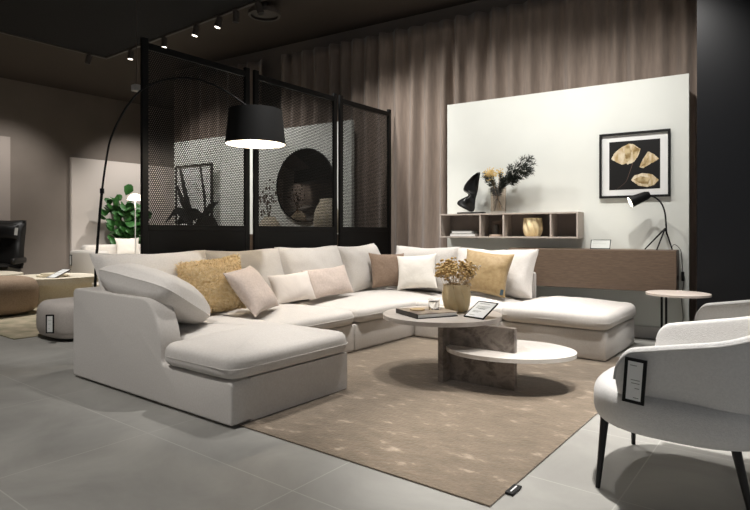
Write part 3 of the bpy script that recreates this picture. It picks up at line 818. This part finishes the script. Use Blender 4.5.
# ------------------------------------------------------------------ side table
stb = thing('side_table', 'small round pale top side table on black posts behind the armchairs', 'table', (-.88, 5.42, 0))
mesh_obj('table_top', prism(ell(-.875, 5.42, .25, .25), .508, .526, .007, 3), mat('pale beige marble', '#cdbfb4', .35, var='#d8ccc2', vscale=6), stb)
for x, y in ((-.985, 5.33), (-.955, 5.355)):
    mesh_obj('post', B(x-.008, x+.008, y-.008, y+.008, .012, .508), M_black, stb, False)
mesh_obj('foot_plate', prism(ell(-.9, 5.40, .17, .17), 0.0005, .012, .003, 2), M_black, stb)

# ------------------------------------------------------------------ armchairs
def armchair(label):
    """built facing -x around the origin (seat centre)"""
    o = thing('armchair', label, 'armchair', (0, 0, 0), None)
    out = []
    for q in range(72):
        t = 2*PI*q/72; c, s = math.cos(t), math.sin(t)
        out.append((  .008+.355*math.copysign(abs(c)**.78, c), .388*math.copysign(abs(s)**.78, s)))
    bm = pad(out, (0, 0), .262, .425, .075, .025, .0, .003, 3, step=.025)
    mesh_obj('seat', bm, M_boucle, o)
    # wrap-around shell: straight arms, elliptical back
    def plan(t, off):
        s = math.copysign(1, t); u = abs(t)
        if u > .55: return Vector((.12-(u-.55)/.45*.31, s*(.345+off)))
        g = t/.55*PI/2
        return Vector((.12+(.28+off)*math.cos(g), (.345+off)*math.sin(g)))
    def row(t):
        p = plan(t, 0); u = abs(t)
        top = .575+.19*(p.x+.19)+(.07*math.cos(t/.55*PI/2)**2 if u < .55 else 0)
        f = max(0, (u-.55)/.45)
        bot = .325+.075*f**1.2
        h = max(0, (f-.76)/.24)
        top -= .10*(1-math.sqrt(max(0, 1-h*h)))
        return bot, top
    sh_ = bmesh.new(); N_ = 96; cols = []; TS = [-math.cos(PI*i/N_)*.6+(-1+2*i/N_)*.4 for i in range(N_+1)]
    for t in TS:
        bot, top = row(t); c = []; m_ = 10; g_ = max(0, ((abs(t)-.55)/.45-.93)/.07); th = .036*math.sqrt(max(.02, 1-g_*g_))
        offs = lambda k: -.012+.030*(k/m_)**1.2-.02*(1-k/m_)**3
        for k in range(m_+1):
            p = plan(t, th*.5+offs(k)); c.append((p.x, p.y, bot+(top-bot)*k/m_))
        for k in range(1, 6):
            a = PI*k/6; p = plan(t, offs(m_)+th*.5*math.cos(a)); c.append((p.x, p.y, top+th*.5*math.sin(a)))
        for k in range(m_, -1, -1):
            p = plan(t, -th*.5+offs(k)); c.append((p.x, p.y, bot+(top-bot)*k/m_))
        cols.append([sh_.verts.new(q) for q in c])
    for a, b in zip(cols, cols[1:]):
        for k in range(len(a)): sh_.faces.new((a[k], a[(k+1) % len(a)], b[(k+1) % len(a)], b[k]))
    sh_.faces.new(cols[0]); sh_.faces.new(cols[-1][::-1])
    mesh_obj('backrest_shell', sh_, M_boucle, o)
    pts = []
    for t in TS:
        bot, top = row(t); p = plan(t, .037); pts.append((p.x, p.y, top+.002))
    mesh_obj('piping', T(pts, .005, 8), M_piping, o)
    for sx, sy, ex, ey in ((-.26, -.255, -.275, -.30), (-.26, .255, -.275, .30), (.20, -.27, .262, -.31), (.20, .27, .262, .31)):
        mesh_obj('leg', T([(sx, sy, .3), (sx, sy, .27), (ex, ey, .0)], [.017, .017, .0095], 14), M_blackwood, o)
    return o
ch = armchair('white boucle armchair in front, with a black framed price tag on its arm')
ch.location = (-.405, 2.69, .0)
ch2 = copy_tree(ch); ch2['label'] = 'white boucle armchair behind the front one, near the side table'
ch2.location = (-.26, 4.36, 0); ch2.rotation_euler = (0, 0, R(-18))
ch['group'] = ch2['group'] = 'white armchairs at the right'
Mx = Matrix.Translation((-.524, 2.296, .398)) @ Matrix.Rotation(R(-2), 4, 'Z') @ Matrix.Rotation(R(4), 4, 'Y')
card('arm_price_tag', 'white price tag in a black frame hanging on the front armchair arm', Mx, .078, .172,
     lines=[(.15, .6, .84), (.25, .85, .52), (.3, .85, .45), (.55, .85, .34), (.5, .85, .13)], bw=.012)

# ------------------------------------------------------------------ arc lamp
al = thing('arc_floor_lamp', 'tall black arc floor lamp with a drum shade over the sofa', 'lamp', (-4.47, 2.17, 0))
mesh_obj('base_plate', prism(ell(-4.40, 2.25, .125, .125), .0005, .03, .005, 2), M_black, al)
SHC = Vector((-3.70, 3.16, 1.79))
arc = [(-4.47, 2.17, .03), (-4.463, 2.179, .607), (-4.454, 2.19, .908), (-4.432, 2.219, 1.375), (-4.405, 2.253, 1.702), (-4.383, 2.282, 1.839), (-4.351, 2.323, 1.961), (-4.315, 2.37, 2.068), (-4.269, 2.428, 2.169),
       (-4.223, 2.488, 2.231), (-4.167, 2.56, 2.277), (-4.12, 2.62, 2.299), (-4.072, 2.681, 2.312), (-4.024, 2.743, 2.314), (-3.976, 2.805, 2.307), (-3.927, 2.868, 2.283), (-3.878, 2.931, 2.251), (-3.829, 2.995, 2.206), (-3.779, 3.059, 2.152),
       (-3.738, 3.111, 2.105), (-3.705, 3.153, 2.06)]
arc = smooth_path(arc, 6)
cut = next(i for i, p in enumerate(arc) if p.z > 1.36)
mesh_obj('pole', T(arc[:cut+1], .0105, 10), M_black, al)
mesh_obj('arc_arm', T(arc[cut:], .008, 10), M_black, al)
mesh_obj('joint', T([arc[cut]-Vector((0, 0, .02)), arc[cut]+Vector((0, 0, .02))], .016, 12), M_black, al)
prof = [(.252, 0), (.222, .29), (.219, .29), (.249, 0.002)]
bm = L(prof, SHC, 64, capb=False, capt=False)
M_shade = mat('black textile shade', '#161616', .75)
mesh_obj('lamp_shade', bm, M_shade, al)
M_shin = mat('white shade lining', '#f1ece2', .8)
mesh_obj('shade_lining', L([(.2475, .003), (.218, .275), (.217, .276), (.10, .28), (.03, .281), (.03, .284)], SHC, 64, capb=False, capt=True), M_shin, al)
mesh_obj('top_cap', prism(ell(SHC.x, SHC.y, .218, .218, 0, 48), SHC.z+.286, SHC.z+.291), M_shade, al)
mesh_obj('lamp_diffuser', L([(.001, .05), (.225, .05), (.225, .056), (.001, .056)], SHC, 48), mat('glowing opal diffuser', '#fff6e6', .6, emit='#fff0d8', estr=.75), al)

# ------------------------------------------------------------------ far left group
def pouf(name, label, c, a, b, h, m, e=.75, r=.1):
    out = []
    for q in range(64):
        t = 2*PI*q/64; co, si = math.cos(t), math.sin(t)
        out.append((c[0]+a*math.copysign(abs(co)**e, co), c[1]+b*math.copysign(abs(si)**e, si)))
    o = mesh_obj(name, pad(out, c, .02 if len(c) < 3 else c[2], h, r, .015, .012, .003, c[0]), m)
    return o
g = thing('pouf', 'grey rounded pouf with a framed tag on the floor left of the sofa', 'pouf', (-5.86, 2.76, 0))
o = pouf('cover', '', (-5.86, 2.76), .36, .39, .365, M_greyfab, .62); o.parent = g; o.matrix_parent_inverse = FR[g.name].inverted()
mesh_obj('base', prism(ell(-5.86, 2.76, .28, .28), .0005, .022), M_base, g)
card('pouf_price_tag', 'framed price tag fixed to the grey pouf', Matrix.Translation((-5.625, 2.325, .10)) @ Matrix.Rotation(R(40), 4, 'Z'), .075, .175, lines=[(.2, .8, .7), (.2, .7, .5), (.2, .5, .25)], bw=.012)
o = pouf('pouf', '', (-8.15, 2.66), .50, .50, .46, M_brownfab, .8, .16); single(o, (-8.15, 2.66, 0)); tag(o, 'large brown boucle pouf at the left edge of the photo', 'pouf')
def tan_table(label, c, a, b, h):
    t = thing('coffee_table', label, 'table', (c[0], c[1], 0))
    o = pouf('table_top', '', c, a, b, h, M_tan, .8, .05); 
    me = o.data
    bpy.data.objects.remove(o); bpy.data.meshes.remove(me)
    out = [(c[0]+a*math.copysign(abs(math.cos(q))**.8, math.cos(q)), c[1]+b*math.copysign(abs(math.sin(q))**.8, math.sin(q))) for q in [2*PI*k/64 for k in range(64)]]
    mesh_obj('table_top', prism(out, h-.09, h, .03, 4), M_tan, t)
    out2 = [(c[0]+(x-c[0])*.82, c[1]+(y-c[1])*.82) for x, y in out]
    mesh_obj('drum_base', prism(out2, .0005, h-.09), M_tan, t)
    return t
tan_table('tan low coffee table with a stack of trays on it', (-8.85, 3.72), .62, .56, .385)
tan_table('tan low coffee table under the black leather chair, at the left edge', (-10.05, 3.25), .6, .42, .40)
for i, (r_, z, nm) in enumerate(((.21, .3852, 'larger pale round tray under the smaller one on the tan table'), (.16, .4103, 'smaller pale tray stacked on top of the larger one on the tan table'))):
    o = mesh_obj('tray', L([(r_*.9, 0), (r_, .006), (r_, .025), (r_*.94, .025), (r_*.9, .01), (.01, .01)], (-8.75, 3.66, z), 40), mat('pale wood tray', '#efe5cf', .6))
    tag(single(o, (-8.75, 3.66, z)), nm, 'tray')
card('tilted_price_card', 'grey price card lying tilted on the far tan table', Matrix.Translation((-8.50, 3.52, .387)) @ Matrix.Rotation(R(20), 4, 'Z') @ Matrix.Rotation(R(-70), 4, 'X'), .16, .30, lines=[(.1, .8, .8), (.1, .7, .6), (.1, .8, .4)], bw=.006)
M_rug2 = mat('patterned beige rug pile', '#b5a68e', .95, var='#8f8a72', vscale=6, bump=.5, bscale=90)
o = mesh_obj('area_rug', B(-11.4, -6.12, 2.2, 5.0, .0008, .013, .004), M_rug2); tag(single(o, (-8.7, 3.6, 0)), 'patterned beige rug under the poufs at the far left', 'rug')
# lift what stands on that rug
for o in list(S.objects):
    if o.parent is None and o.name.split('.')[0] in ('tray', 'tilted_price_card') : o.location.z += .013
    if o.parent is None and o.get('label', '').startswith(('tan low', 'large brown')): o.location.z += .013
# lounge chair
lc = thing('lounge_chair', 'black leather high-back lounge chair at the left edge of the photo', 'armchair', (-11.16, 3.75, 0))
Mx = Matrix.Translation((-11.16, 3.75, 0)) @ Matrix.Rotation(R(52), 4, 'Z')
bm = shifted(pillow(.66, .84, .2, 24, edge=.06, e=.35, ear=.03, nz=.012, seed=31, p=3.2), z=.42); bm.transform(Mx @ Matrix.Translation((0, .17, .42)) @ Matrix.Rotation(R(-12), 4, 'X'))
mesh_obj('backrest', bm, M_leather, lc)
bm = shifted(pillow(.56, .26, .13, 18, edge=.02, e=.4, ear=.02, nz=.008, seed=32), z=.13); bm.transform(Mx @ Matrix.Translation((0, .10, .92)) @ Matrix.Rotation(R(-12), 4, 'X'))
mesh_obj('headrest', bm, M_leather, lc)
bm = pillow(.6, .6, .17, 18, edge=.06, e=.35, ear=.02, nz=.008, seed=33, p=3.2); bm.transform(Mx @ Matrix.Translation((0, -.12, .42)) @ Matrix.Rotation(R(82), 4, 'X'))
mesh_obj('seat', bm, M_leather, lc)
for s in (-1, 1):
    bm = B(s*.36-.04, s*.36+.04, -.38, .22, .5, .6, .03, 3, Mx); mesh_obj('armrest', bm, M_leather, lc)
mesh_obj('swivel_post', T([Mx @ Vector((0, -.05, .02)), Mx @ Vector((0, -.05, .34))], .035, 14), M_black, lc)
mesh_obj('foot_disc', L([(.3, .014), (.3, .022), (.05, .035)], (-11.12, 3.72, 0), 40), M_black, lc)
bm = B(.16, .21, -.07, -.064, 1.02, 1.15, 0, 1, Mx @ Matrix.Translation((.02, .0, .0)) @ Matrix.Rotation(R(6), 4, 'Y')); q = mesh_obj('paper_tag', bm, M_paper, lc, False); q['label'] = 'white paper tag'
# white sofa far away
ws = thing('sofa', 'white sofa in the far left background below the potted plant', 'sofa', (-10.9, 6.2, 0))
M_wsofa = mat('white sofa fabric', '#ded8d0', .9, bump=.2, bscale=200)
mesh_obj('body', B(-11.2, -10.05, 5.17, 7.5, .06, .42, .05, 3), M_wsofa, ws)
mesh_obj('backrest', B(-11.22, -10.95, 5.17, 7.5, .3, .80, .07, 4), M_wsofa, ws)
mesh_obj('armrest', B(-11.1, -10.04, 4.92, 5.19, .06, .71, .06, 4), M_wsofa, ws)
mesh_obj('seat_cushion', B(-10.94, -10.06, 5.21, 7.48, .42, .56, .05, 4), M_wsofa, ws)
mesh_obj('plinth', B(-11.1, -10.15, 5.5, 7.4, .0005, .06), M_base, ws, False)
o, _ = throw('throw_pillow', 'taupe pillow on the far white sofa beside the mesh screen', M_beige, (-10.62, 6.5, .575), 70, .5, .46, .16, 18, 3, 41)
o, _ = throw('throw_pillow', 'white pillow on the far white sofa left of the taupe pillow', M_cream, (-10.72, 5.9, .575), 75, .46, .38, .15, 20, 0, 42)
card('sofa_price_tag', 'small framed tag on the end of the far white sofa', Matrix.Translation((-11.0, 4.912, .42)), .09, .2, lines=[(.2, .8, .6)], bw=.012)
# plant
pt = thing('potted_plant', 'green leafy potted plant behind the far white sofa', 'plant', (-11.55, 6.75, 0))
PB = Vector((-11.62, 6.45, 0)); pt.location = PB; FR[pt.name] = Matrix.Translation(PB)
pt.location = Vector((-11.55, 6.28, 0)); FR[pt.name] = Matrix.Translation(pt.location); PB = Vector(pt.location)
mesh_obj('pot', L([(.12, .0005), (.15, .02), (.17, .36), (.155, .36), (.15, .3), (.01, .3)], PB, 32), M_greige, pt)
trk = bmesh.new(); fol = bmesh.new(); random.seed(9)
for b_ in range(5):
    an = b_*1.3; ty = PB+Vector((.10*math.cos(an)+.08, .26*math.sin(an), 1.05+.19*b_))
    pth = smooth_path([PB+Vector((0, 0, .29)), PB+Vector((.03*math.cos(an), .03*math.sin(an), .7)), ty], 6); tube(trk, pth, .012, 6)
    for k in range(46):
        c = pth[random.randint(6, len(pth)-1)]+Vector((random.gauss(.03, .05), random.gauss(0, .13), random.gauss(0, .1)))
        d = Vector((random.gauss(.4, .5), random.gauss(0, 1), random.gauss(-.05, .6))).normalized(); l = random.uniform(.16, .27); w = l*.42
        s = d.cross(Vector((.8, .2, .6))).normalized(); u = d.cross(s)
        ring = [c]+[c+d*l*f+s*w*g+u*.02*math.sin(f*3) for f, g in ((.25, .6), (.6, 1), (.9, .55))]+[c+d*l]+[c+d*l*f-s*w*g+u*.02*math.sin(f*3) for f, g in ((.9, .55), (.6, 1), (.25, .6))]
        mid = [c+d*l*f-u*.012 for f in (.25, .6, .9)]
        V_ = [fol.verts.new(p) for p in ring]; Mm = [fol.verts.new(p) for p in mid]
        for f in ((0, 1, 8), (1, 2, 9, 8), (2, 3, 10, 9), (3, 4, 10), (0, 8, 7), (8, 9, 6, 7), (9, 10, 5, 6), (10, 4, 5)): fol.faces.new([(V_+Mm)[i] for i in f])
mesh_obj('trunk', trk, M_bark, pt); mesh_obj('foliage', fol, M_leaf, pt)['kind'] = 'stuff'
# small lit lamp by the plant
tl = thing('floor_lamp', 'floor lamp with a small glowing white dome shade by the far plant', 'lamp', (-10.6, 5.95, 0))
tl.location = (-11.05, 7.9, 0)
LB = Vector((-10.1, 5.72, 0)); tl.location = LB; FR[tl.name] = Matrix.Translation(LB)
LB = Vector((-10.15, 5.72, 0))
mesh_obj('foot', prism(ell(LB.x, LB.y, .13, .13), .0005, .02, .004), M_black, tl)
mesh_obj('stem', T([LB+Vector((0, 0, .02)), LB+Vector((0, 0, 1.75))], .009, 8), M_skirt, tl)
mesh_obj('dome_shade', L([(.15, 1.66), (.13, 1.72), (.08, 1.77), (.012, 1.79), (.012, 1.78), (.075, 1.76), (.125, 1.712), (.145, 1.662)], LB, 36), mat('glowing opal shade', '#fff6e6', .5, emit='#fff2de', estr=.9), tl)
mesh_obj('glowing_bulb', L([(.001, 1.655), (.11, 1.66), (.13, 1.68), (.1, 1.71), (.001, 1.715)], LB, 30), M_bulb, tl)

# ------------------------------------------------------------------ behind the screens
sb = wthing('sideboard', 'dark sideboard hidden behind the solid lower part of the mesh screens', 'cabinet', -5.6, -.3, 0)
wpart('cabinet', B(-7.35, -3.95, -.52, -.05, .1, 1.02, .005), M_wood, sb, False)
wpart('plinth', B(-7.25, -4.05, -.46, -.09, .0005, .1), M_base, sb, False)
mr = wthing('round_mirror', 'large round mirror on the white panel behind the screens', 'mirror', -4.70, -.02, 1.7)
Q = Matrix.Translation((-4.70, 0, 1.70)) @ Matrix.Rotation(R(90), 4, 'X')
wpart('mirror_glass', L([(.505, .012), (.505, .022), (.495, .026)], (0, 0, 0), 96, M=Q), M_mirror, mr)
wpart('rim', L([(.505, .0015), (.52, .0015), (.52, .03), (.506, .03)], (0, 0, 0), 96, M=Q, capb=False, capt=False), M_black, mr)
fp = wthing('framed_print', 'black framed abstract print of bold black strokes behind the leftmost screen', 'picture', -6.88, -.12, 1.021)
x0, x1, z0, z1 = -7.31, -6.455, 1.0215, 2.12
bm = bmesh.new(); 
for q in ((x0, x1, z0, z0+.03), (x0, x1, z1-.03, z1), (x0, x0+.03, z0+.03, z1-.03), (x1-.03, x1, z0+.03, z1-.03)): box(bm, q[0], q[1], -.13, -.1, q[2], q[3])
wpart('frame', bm, M_blackwood, fp, False)
pp_ = wpart('paper', B(x0+.028, x1-.028, -.118, -.105, z0+.028, z1-.028), M_paper, fp, False)
for pts, w in (([(-7.2, 2.08), (-7.12, 1.8), (-7.02, 1.5), (-6.95, 1.3)], [.06, .09, .12, .14]), ([(-6.72, 2.08), (-6.68, 1.85), (-6.63, 1.62), (-6.62, 1.35)], [.05, .05, .07, .03]),
               ([(-7.27, 1.8), (-7.15, 1.55), (-6.98, 1.38), (-6.8, 1.3)], [.05, .11, .13, .2]), ([(-7.27, 1.2), (-7.1, 1.3), (-6.85, 1.35), (-6.6, 1.2), (-6.5, 1.1)], [.06, .12, .16, .1, .06])):
    bm = strip(pts, w, -.1182, .0008); bm.transform(MW); mesh_obj('printed_stroke', bm, M_ink, pp_, False)
bp_ = wthing('leaf_plant', 'black broad curling leaf plant in front of the framed print', 'plant', -6.5, -.35, 1.021)
bm = bmesh.new()
def blade(bm, pts, ws):
    P = smooth_path(pts, 6); n = len(P); pr_ = None
    for i, p in enumerate(P):
        f = i/(n-1)*(len(ws)-1); k = min(int(f), len(ws)-2); w = ws[k]+(ws[k+1]-ws[k])*(f-k)
        d = (P[min(i+1, n-1)]-P[max(i-1, 0)]).normalized(); s = Vector((d.z, .3, -d.x)).normalized()
        a = [bm.verts.new(p+s*w), bm.verts.new(p+Vector((0, .01, 0))), bm.verts.new(p-s*w)]
        if pr_: bm.faces.new((pr_[0], pr_[1], a[1], a[0])); bm.faces.new((pr_[1], pr_[2], a[2], a[1]))
        pr_ = a
for pts, ws_ in (([(-6.62, -.35, 1.1), (-6.4, -.35, 1.25), (-6.25, -.34, 1.42), (-6.08, -.33, 1.5)], [.03, .06, .05, .004]),
                 ([(-6.62, -.35, 1.1), (-6.35, -.36, 1.22), (-6.12, -.38, 1.2), (-6.02, -.4, 1.08)], [.03, .08, .07, .01]),
                 ([(-6.64, -.35, 1.1), (-6.8, -.36, 1.3), (-7.0, -.36, 1.38), (-7.25, -.36, 1.2)], [.03, .06, .06, .01]),
                 ([(-6.63, -.35, 1.1), (-6.72, -.33, 1.22), (-6.9, -.32, 1.22), (-7.05, -.32, 1.12)], [.02, .05, .05, .01])): blade(bm, pts, ws_)
wpart('leaves', bm, M_ink, bp_, True)
wpart('pot', L([(.07, 0), (.09, .01), (.095, .1), (.08, .1), (.07, .08), (.01, .08)], (-6.63, -.35, 1.0215), 28), M_black, bp_)
M_gv = mat('beige ceramic', '#d6cbb9', .6, var='#cabd9f', vscale=20)
def pampas(label, x, y, h, rr, seed, bunch=True):
    o = wthing('beige_vase', label, 'vase', x, y, 1.0215)
    wpart('vase_body', L([(rr*.6, 0), (rr*.9, .02), (rr, h*.35), (rr*.95, h*.6), (rr*.55, h*.92), (rr*.5, h), (rr*.42, h), (rr*.4, h*.8), (.01, h*.7)], (x, y, 1.0215), 36, f=lambda a, z: 1+.03*math.cos(10*a)), M_gv, o)
    return o
pampas('squat beige ribbed vase with a thin dry branch, left of the mirror', -5.1, -.3, .24, .15, 1)
pampas('large round-bodied beige vase standing right of the round mirror', -4.10, -.30, .46, .17, 2)
db = wthing('dry_branch', 'thin dark dry branch standing in the squat beige vase', 'branch', -5.1, -.3, 1.22)
random.seed(12); bm = bmesh.new(); lf = bmesh.new()
for k in range(7):
    e = Vector((-5.1+random.gauss(0, .09), -.3+random.gauss(0, .05), 1.45+.3*random.random())); tube(bm, smooth_path([(-5.1, -.3, 1.20), (-5.1+.4*(e.x+5.1), -.3, 1.38), e], 4), .003, 5)
    for j in range(7):
        bmesh.ops.create_icosphere(lf, subdivisions=1, radius=random.uniform(.012, .024), matrix=Matrix.Translation(e+Vector((random.gauss(0, .05), random.gauss(0, .03), random.gauss(-.05, .06)))) @ Matrix.Diagonal((1, .4, 1, 1)))
wpart('twigs', bm, M_bark, db); wpart('seed_pods', lf, M_bark, db)['kind'] = 'stuff'
# ------------------------------------------------------------------ ceiling gear
M_track = mat('dark grey track', '#544e48', .5)
t1 = thing('lighting_track', 'dark ceiling lighting track running left above the arc lamp', 'track light', (-6.6, 4.55, 3.84))
mesh_obj('rail', B(-8.93, -4.2, 4.535, 4.57, 3.84, 3.88, .002), M_track, t1, False)
mesh_obj('mount', B(-8.9, -4.2, 4.545, 4.56, 3.88, H3-.0005), M_track, t1, False)
t2 = thing('lighting_track', 'dark ceiling lighting track at the far left meeting the other one at a corner', 'track light', (-8.95, 2.5, 3.84))
mesh_obj('rail', B(-8.97, -8.935, .5, 4.57, 3.84, 3.88, .002), M_track, t2, False)
mesh_obj('mount', B(-8.96, -8.945, .6, 4.5, 3.88, H3-.0005), M_track, t2, False)
def spot(loc, lit, label, tilt, rz):
    o = thing('track_spotlight', label, 'spotlight', loc, None, 'spotlights on the ceiling tracks')
    mesh_obj('bracket', B(loc[0]-.015, loc[0]+.015, loc[1]-.015, loc[1]+.015, loc[2]-.03, loc[2]-.001), M_track, o, False)
    Mx = Matrix.Translation((loc[0], loc[1], loc[2]-.035)) @ Matrix.Rotation(R(rz), 4, 'Z') @ Matrix.Rotation(R(tilt), 4, 'Y')
    mesh_obj('housing', L([(.02, .02), (.042, .015), (.042, -.115), (.037, -.115), (.036, -.1), (.001, -.1)], (0, 0, 0), 24, M=Mx), M_track, o)
    mesh_obj('lens', L([(.001, -.11), (.035, -.11), (.035, -.105), (.001, -.105)], (0, 0, 0), 20, M=Mx), M_lens if lit else M_ink, o)
    return o
spot((-8.952, 4.28, 3.84), 0, 'unlit spotlight on the far left track, left of the corner', 15, 60)
spot((-8.2, 4.552, 3.84), 1, 'lit spotlight nearest the corner where the two tracks meet', 5, 90)
spot((-7.29, 4.552, 3.84), 1, 'lit spotlight second from the corner of the tracks', 5, 90)
spot((-6.53, 4.552, 3.84), 1, 'lit spotlight third from the corner of the tracks', 12, 60)
spot((-6.03, 4.552, 3.84), 1, 'lit spotlight fourth from the corner of the tracks', 15, 60)
spot((-5.70, 4.552, 3.84), 0, 'unlit spotlight left of the round ceiling vent', 3, 0)
spot((-5.28, 4.552, 3.84), 0, 'unlit spotlight overlapping the round ceiling vent', 20, 200)
vt = thing('ceiling_vent', 'round ceiling vent ring near the top of the photo', 'vent', (-5.45, 4.80, 3.79))
mesh_obj('ring', L([(.17, 0), (.2, .0), (.2, .05), (.17, .05)], (-5.45, 4.80, 3.79), 48, capb=False, capt=False), M_track, vt)
mesh_obj('core', L([(.0015, .04), (.1, .03), (.171, .03), (.171, .045), (.03, .06), (.03, .1595), (.001, .1595)], (-5.45, 4.80, 3.79), 40), M_track, vt)
hs = thing('hanging_sensor', 'small white box hanging on a thin cable left of the screens', 'sensor', (-4.95, 2.80, 2.37))
mesh_obj('box', B(-4.985, -4.915, 2.765, 2.835, 2.36, 2.42, .006), M_skirt, hs)
mesh_obj('cable', T([(-4.95, 2.80, 2.42), (-4.95, 2.80, 3.8595)], .0035, 6), M_track, hs)

# ------------------------------------------------------------------ lights
def spotlight(loc, target, power, angle, blend=.5, col=(1, .93, .84), size=.06):
    l = bpy.data.lights.new('spot', 'SPOT'); l.energy = power; l.spot_size = R(angle); l.spot_blend = blend; l.color = col; l.shadow_soft_size = size
    o = bpy.data.objects.new('ceiling_or_fill_spot', l); COL.objects.link(o); o.location = loc
    o.rotation_euler = (Vector(target)-Vector(loc)).to_track_quat('-Z', 'Y').to_euler(); return o
def pointlight(loc, power, col, size=.05):
    l = bpy.data.lights.new('bulb', 'POINT'); l.energy = power; l.color = col; l.shadow_soft_size = size
    o = bpy.data.objects.new('bulb_light', l); COL.objects.link(o); o.location = loc; return o
W_ = (1, .97, .935)
CZ = 3.8
def wl(x, y, z): return tuple(MW @ Vector((x, y, z)))
# wall washers on the panels, plus added fill spots marked below
spotlight(wl(-3.7, -1.5, CZ), wl(-2.2, 0, 1.45), 140, 80, .9, W_)
spotlight(wl(-1.6, -1.7, CZ), wl(-1.5, 0, 1.6), 95, 84, 1, W_)
spotlight(wl(-.35, -1.7, CZ), wl(-.5, 0, 1.4), 125, 84, 1, W_)
spotlight(wl(-3.4, -1.3, CZ), wl(-3.5, .25, 1.5), 90, 70, .9, W_)  # added wash to brighten the bare curtain left of the panel
spotlight(wl(-5.2, -1.5, CZ), wl(-5.2, 0, 1.4), 190, 75, .9, W_)
spotlight(wl(-6.9, -1.5, CZ), wl(-6.8, 0, 1.4), 180, 75, .9, W_)
spotlight((-9.9, 6.4, CZ), (-11.9, 6.7, 1.3), 170, 75, .9, W_)
spotlight((-7.4, 4.1, CZ), (-10.1, 5.2, .45), 420, 46, .8, W_)  # added fill that lights the front of the far white sofa
spotlight((-10.3, 4.0, CZ), (-12, 4.2, 1.3), 110, 75, .9, W_)  # added wash to lift the left wall
spotlight((-8.2, 3.2, CZ), (-8.8, 3.4, 0), 300, 74, .7, W_)
spotlight((-9.6, -2.4, 2.65), (-12, -2.7, 1.3), 260, 110, .8, W_)  # added lamp under the dark box, lights the unseen wall the mirror reflects
# room downlights, then added fill spots
spotlight((-2.05, 3.7, CZ), (-2.1, 3.65, 0), 190, 62, .6, W_)
spotlight((-3.1, 4.8, CZ), (-3.3, 4.9, 0), 165, 58, .6, W_)
spotlight((-1.9, 4.9, CZ), (-1.8, 5.1, 0), 180, 50, .6, W_)
spotlight((-2.9, 3.3, CZ), (-3.3, 3.2, 0), 150, 58, .6, W_)
spotlight((-.8, 2.9, CZ), (-.6, 2.75, 0), 480, 46, .6, W_)
spotlight((-.5, 4.3, CZ), (-.4, 4.3, 0), 200, 50, .6, W_)
spotlight((-3.1, .2, CZ), (-3.1, .8, 0), 200, 76, .7, W_)  # added fill for the near left floor
spotlight((-4.7, 1.5, CZ), (-5.9, 2.6, .1), 200, 44, .7, W_)  # added fill aimed at the grey pouf
pointlight((SHC.x, SHC.y, SHC.z+.02), 9, (1, .88, .72), .08)
pointlight(tuple(MW @ (hd+dirv*.165)), .35, (1, .92, .8), .02)
pointlight((LB.x, LB.y, 1.62), 6, (1, .9, .78), .04)

w = bpy.data.worlds.new('shop interior'); S.world = w; w.use_nodes = True
w.node_tree.nodes['Background'].inputs['Color'].default_value = hexc('#d7d9dc'); w.node_tree.nodes['Background'].inputs['Strength'].default_value = .28

# ------------------------------------------------------------------ camera
cd = bpy.data.cameras.new('camera'); cam = bpy.data.objects.new('camera', cd); COL.objects.link(cam)
cam.location = (0, 0, 1.05); cam.rotation_euler = (R(90), 0, R(37.5))
cd.sensor_width = 36; cd.lens = 562/750*36; cd.shift_y = -23/750; cd.clip_start = .05
S.camera = cam
S.view_settings.view_transform = 'Standard'; S.view_settings.look = 'None'
S.view_settings.exposure = .75; S.view_settings.gamma = 1
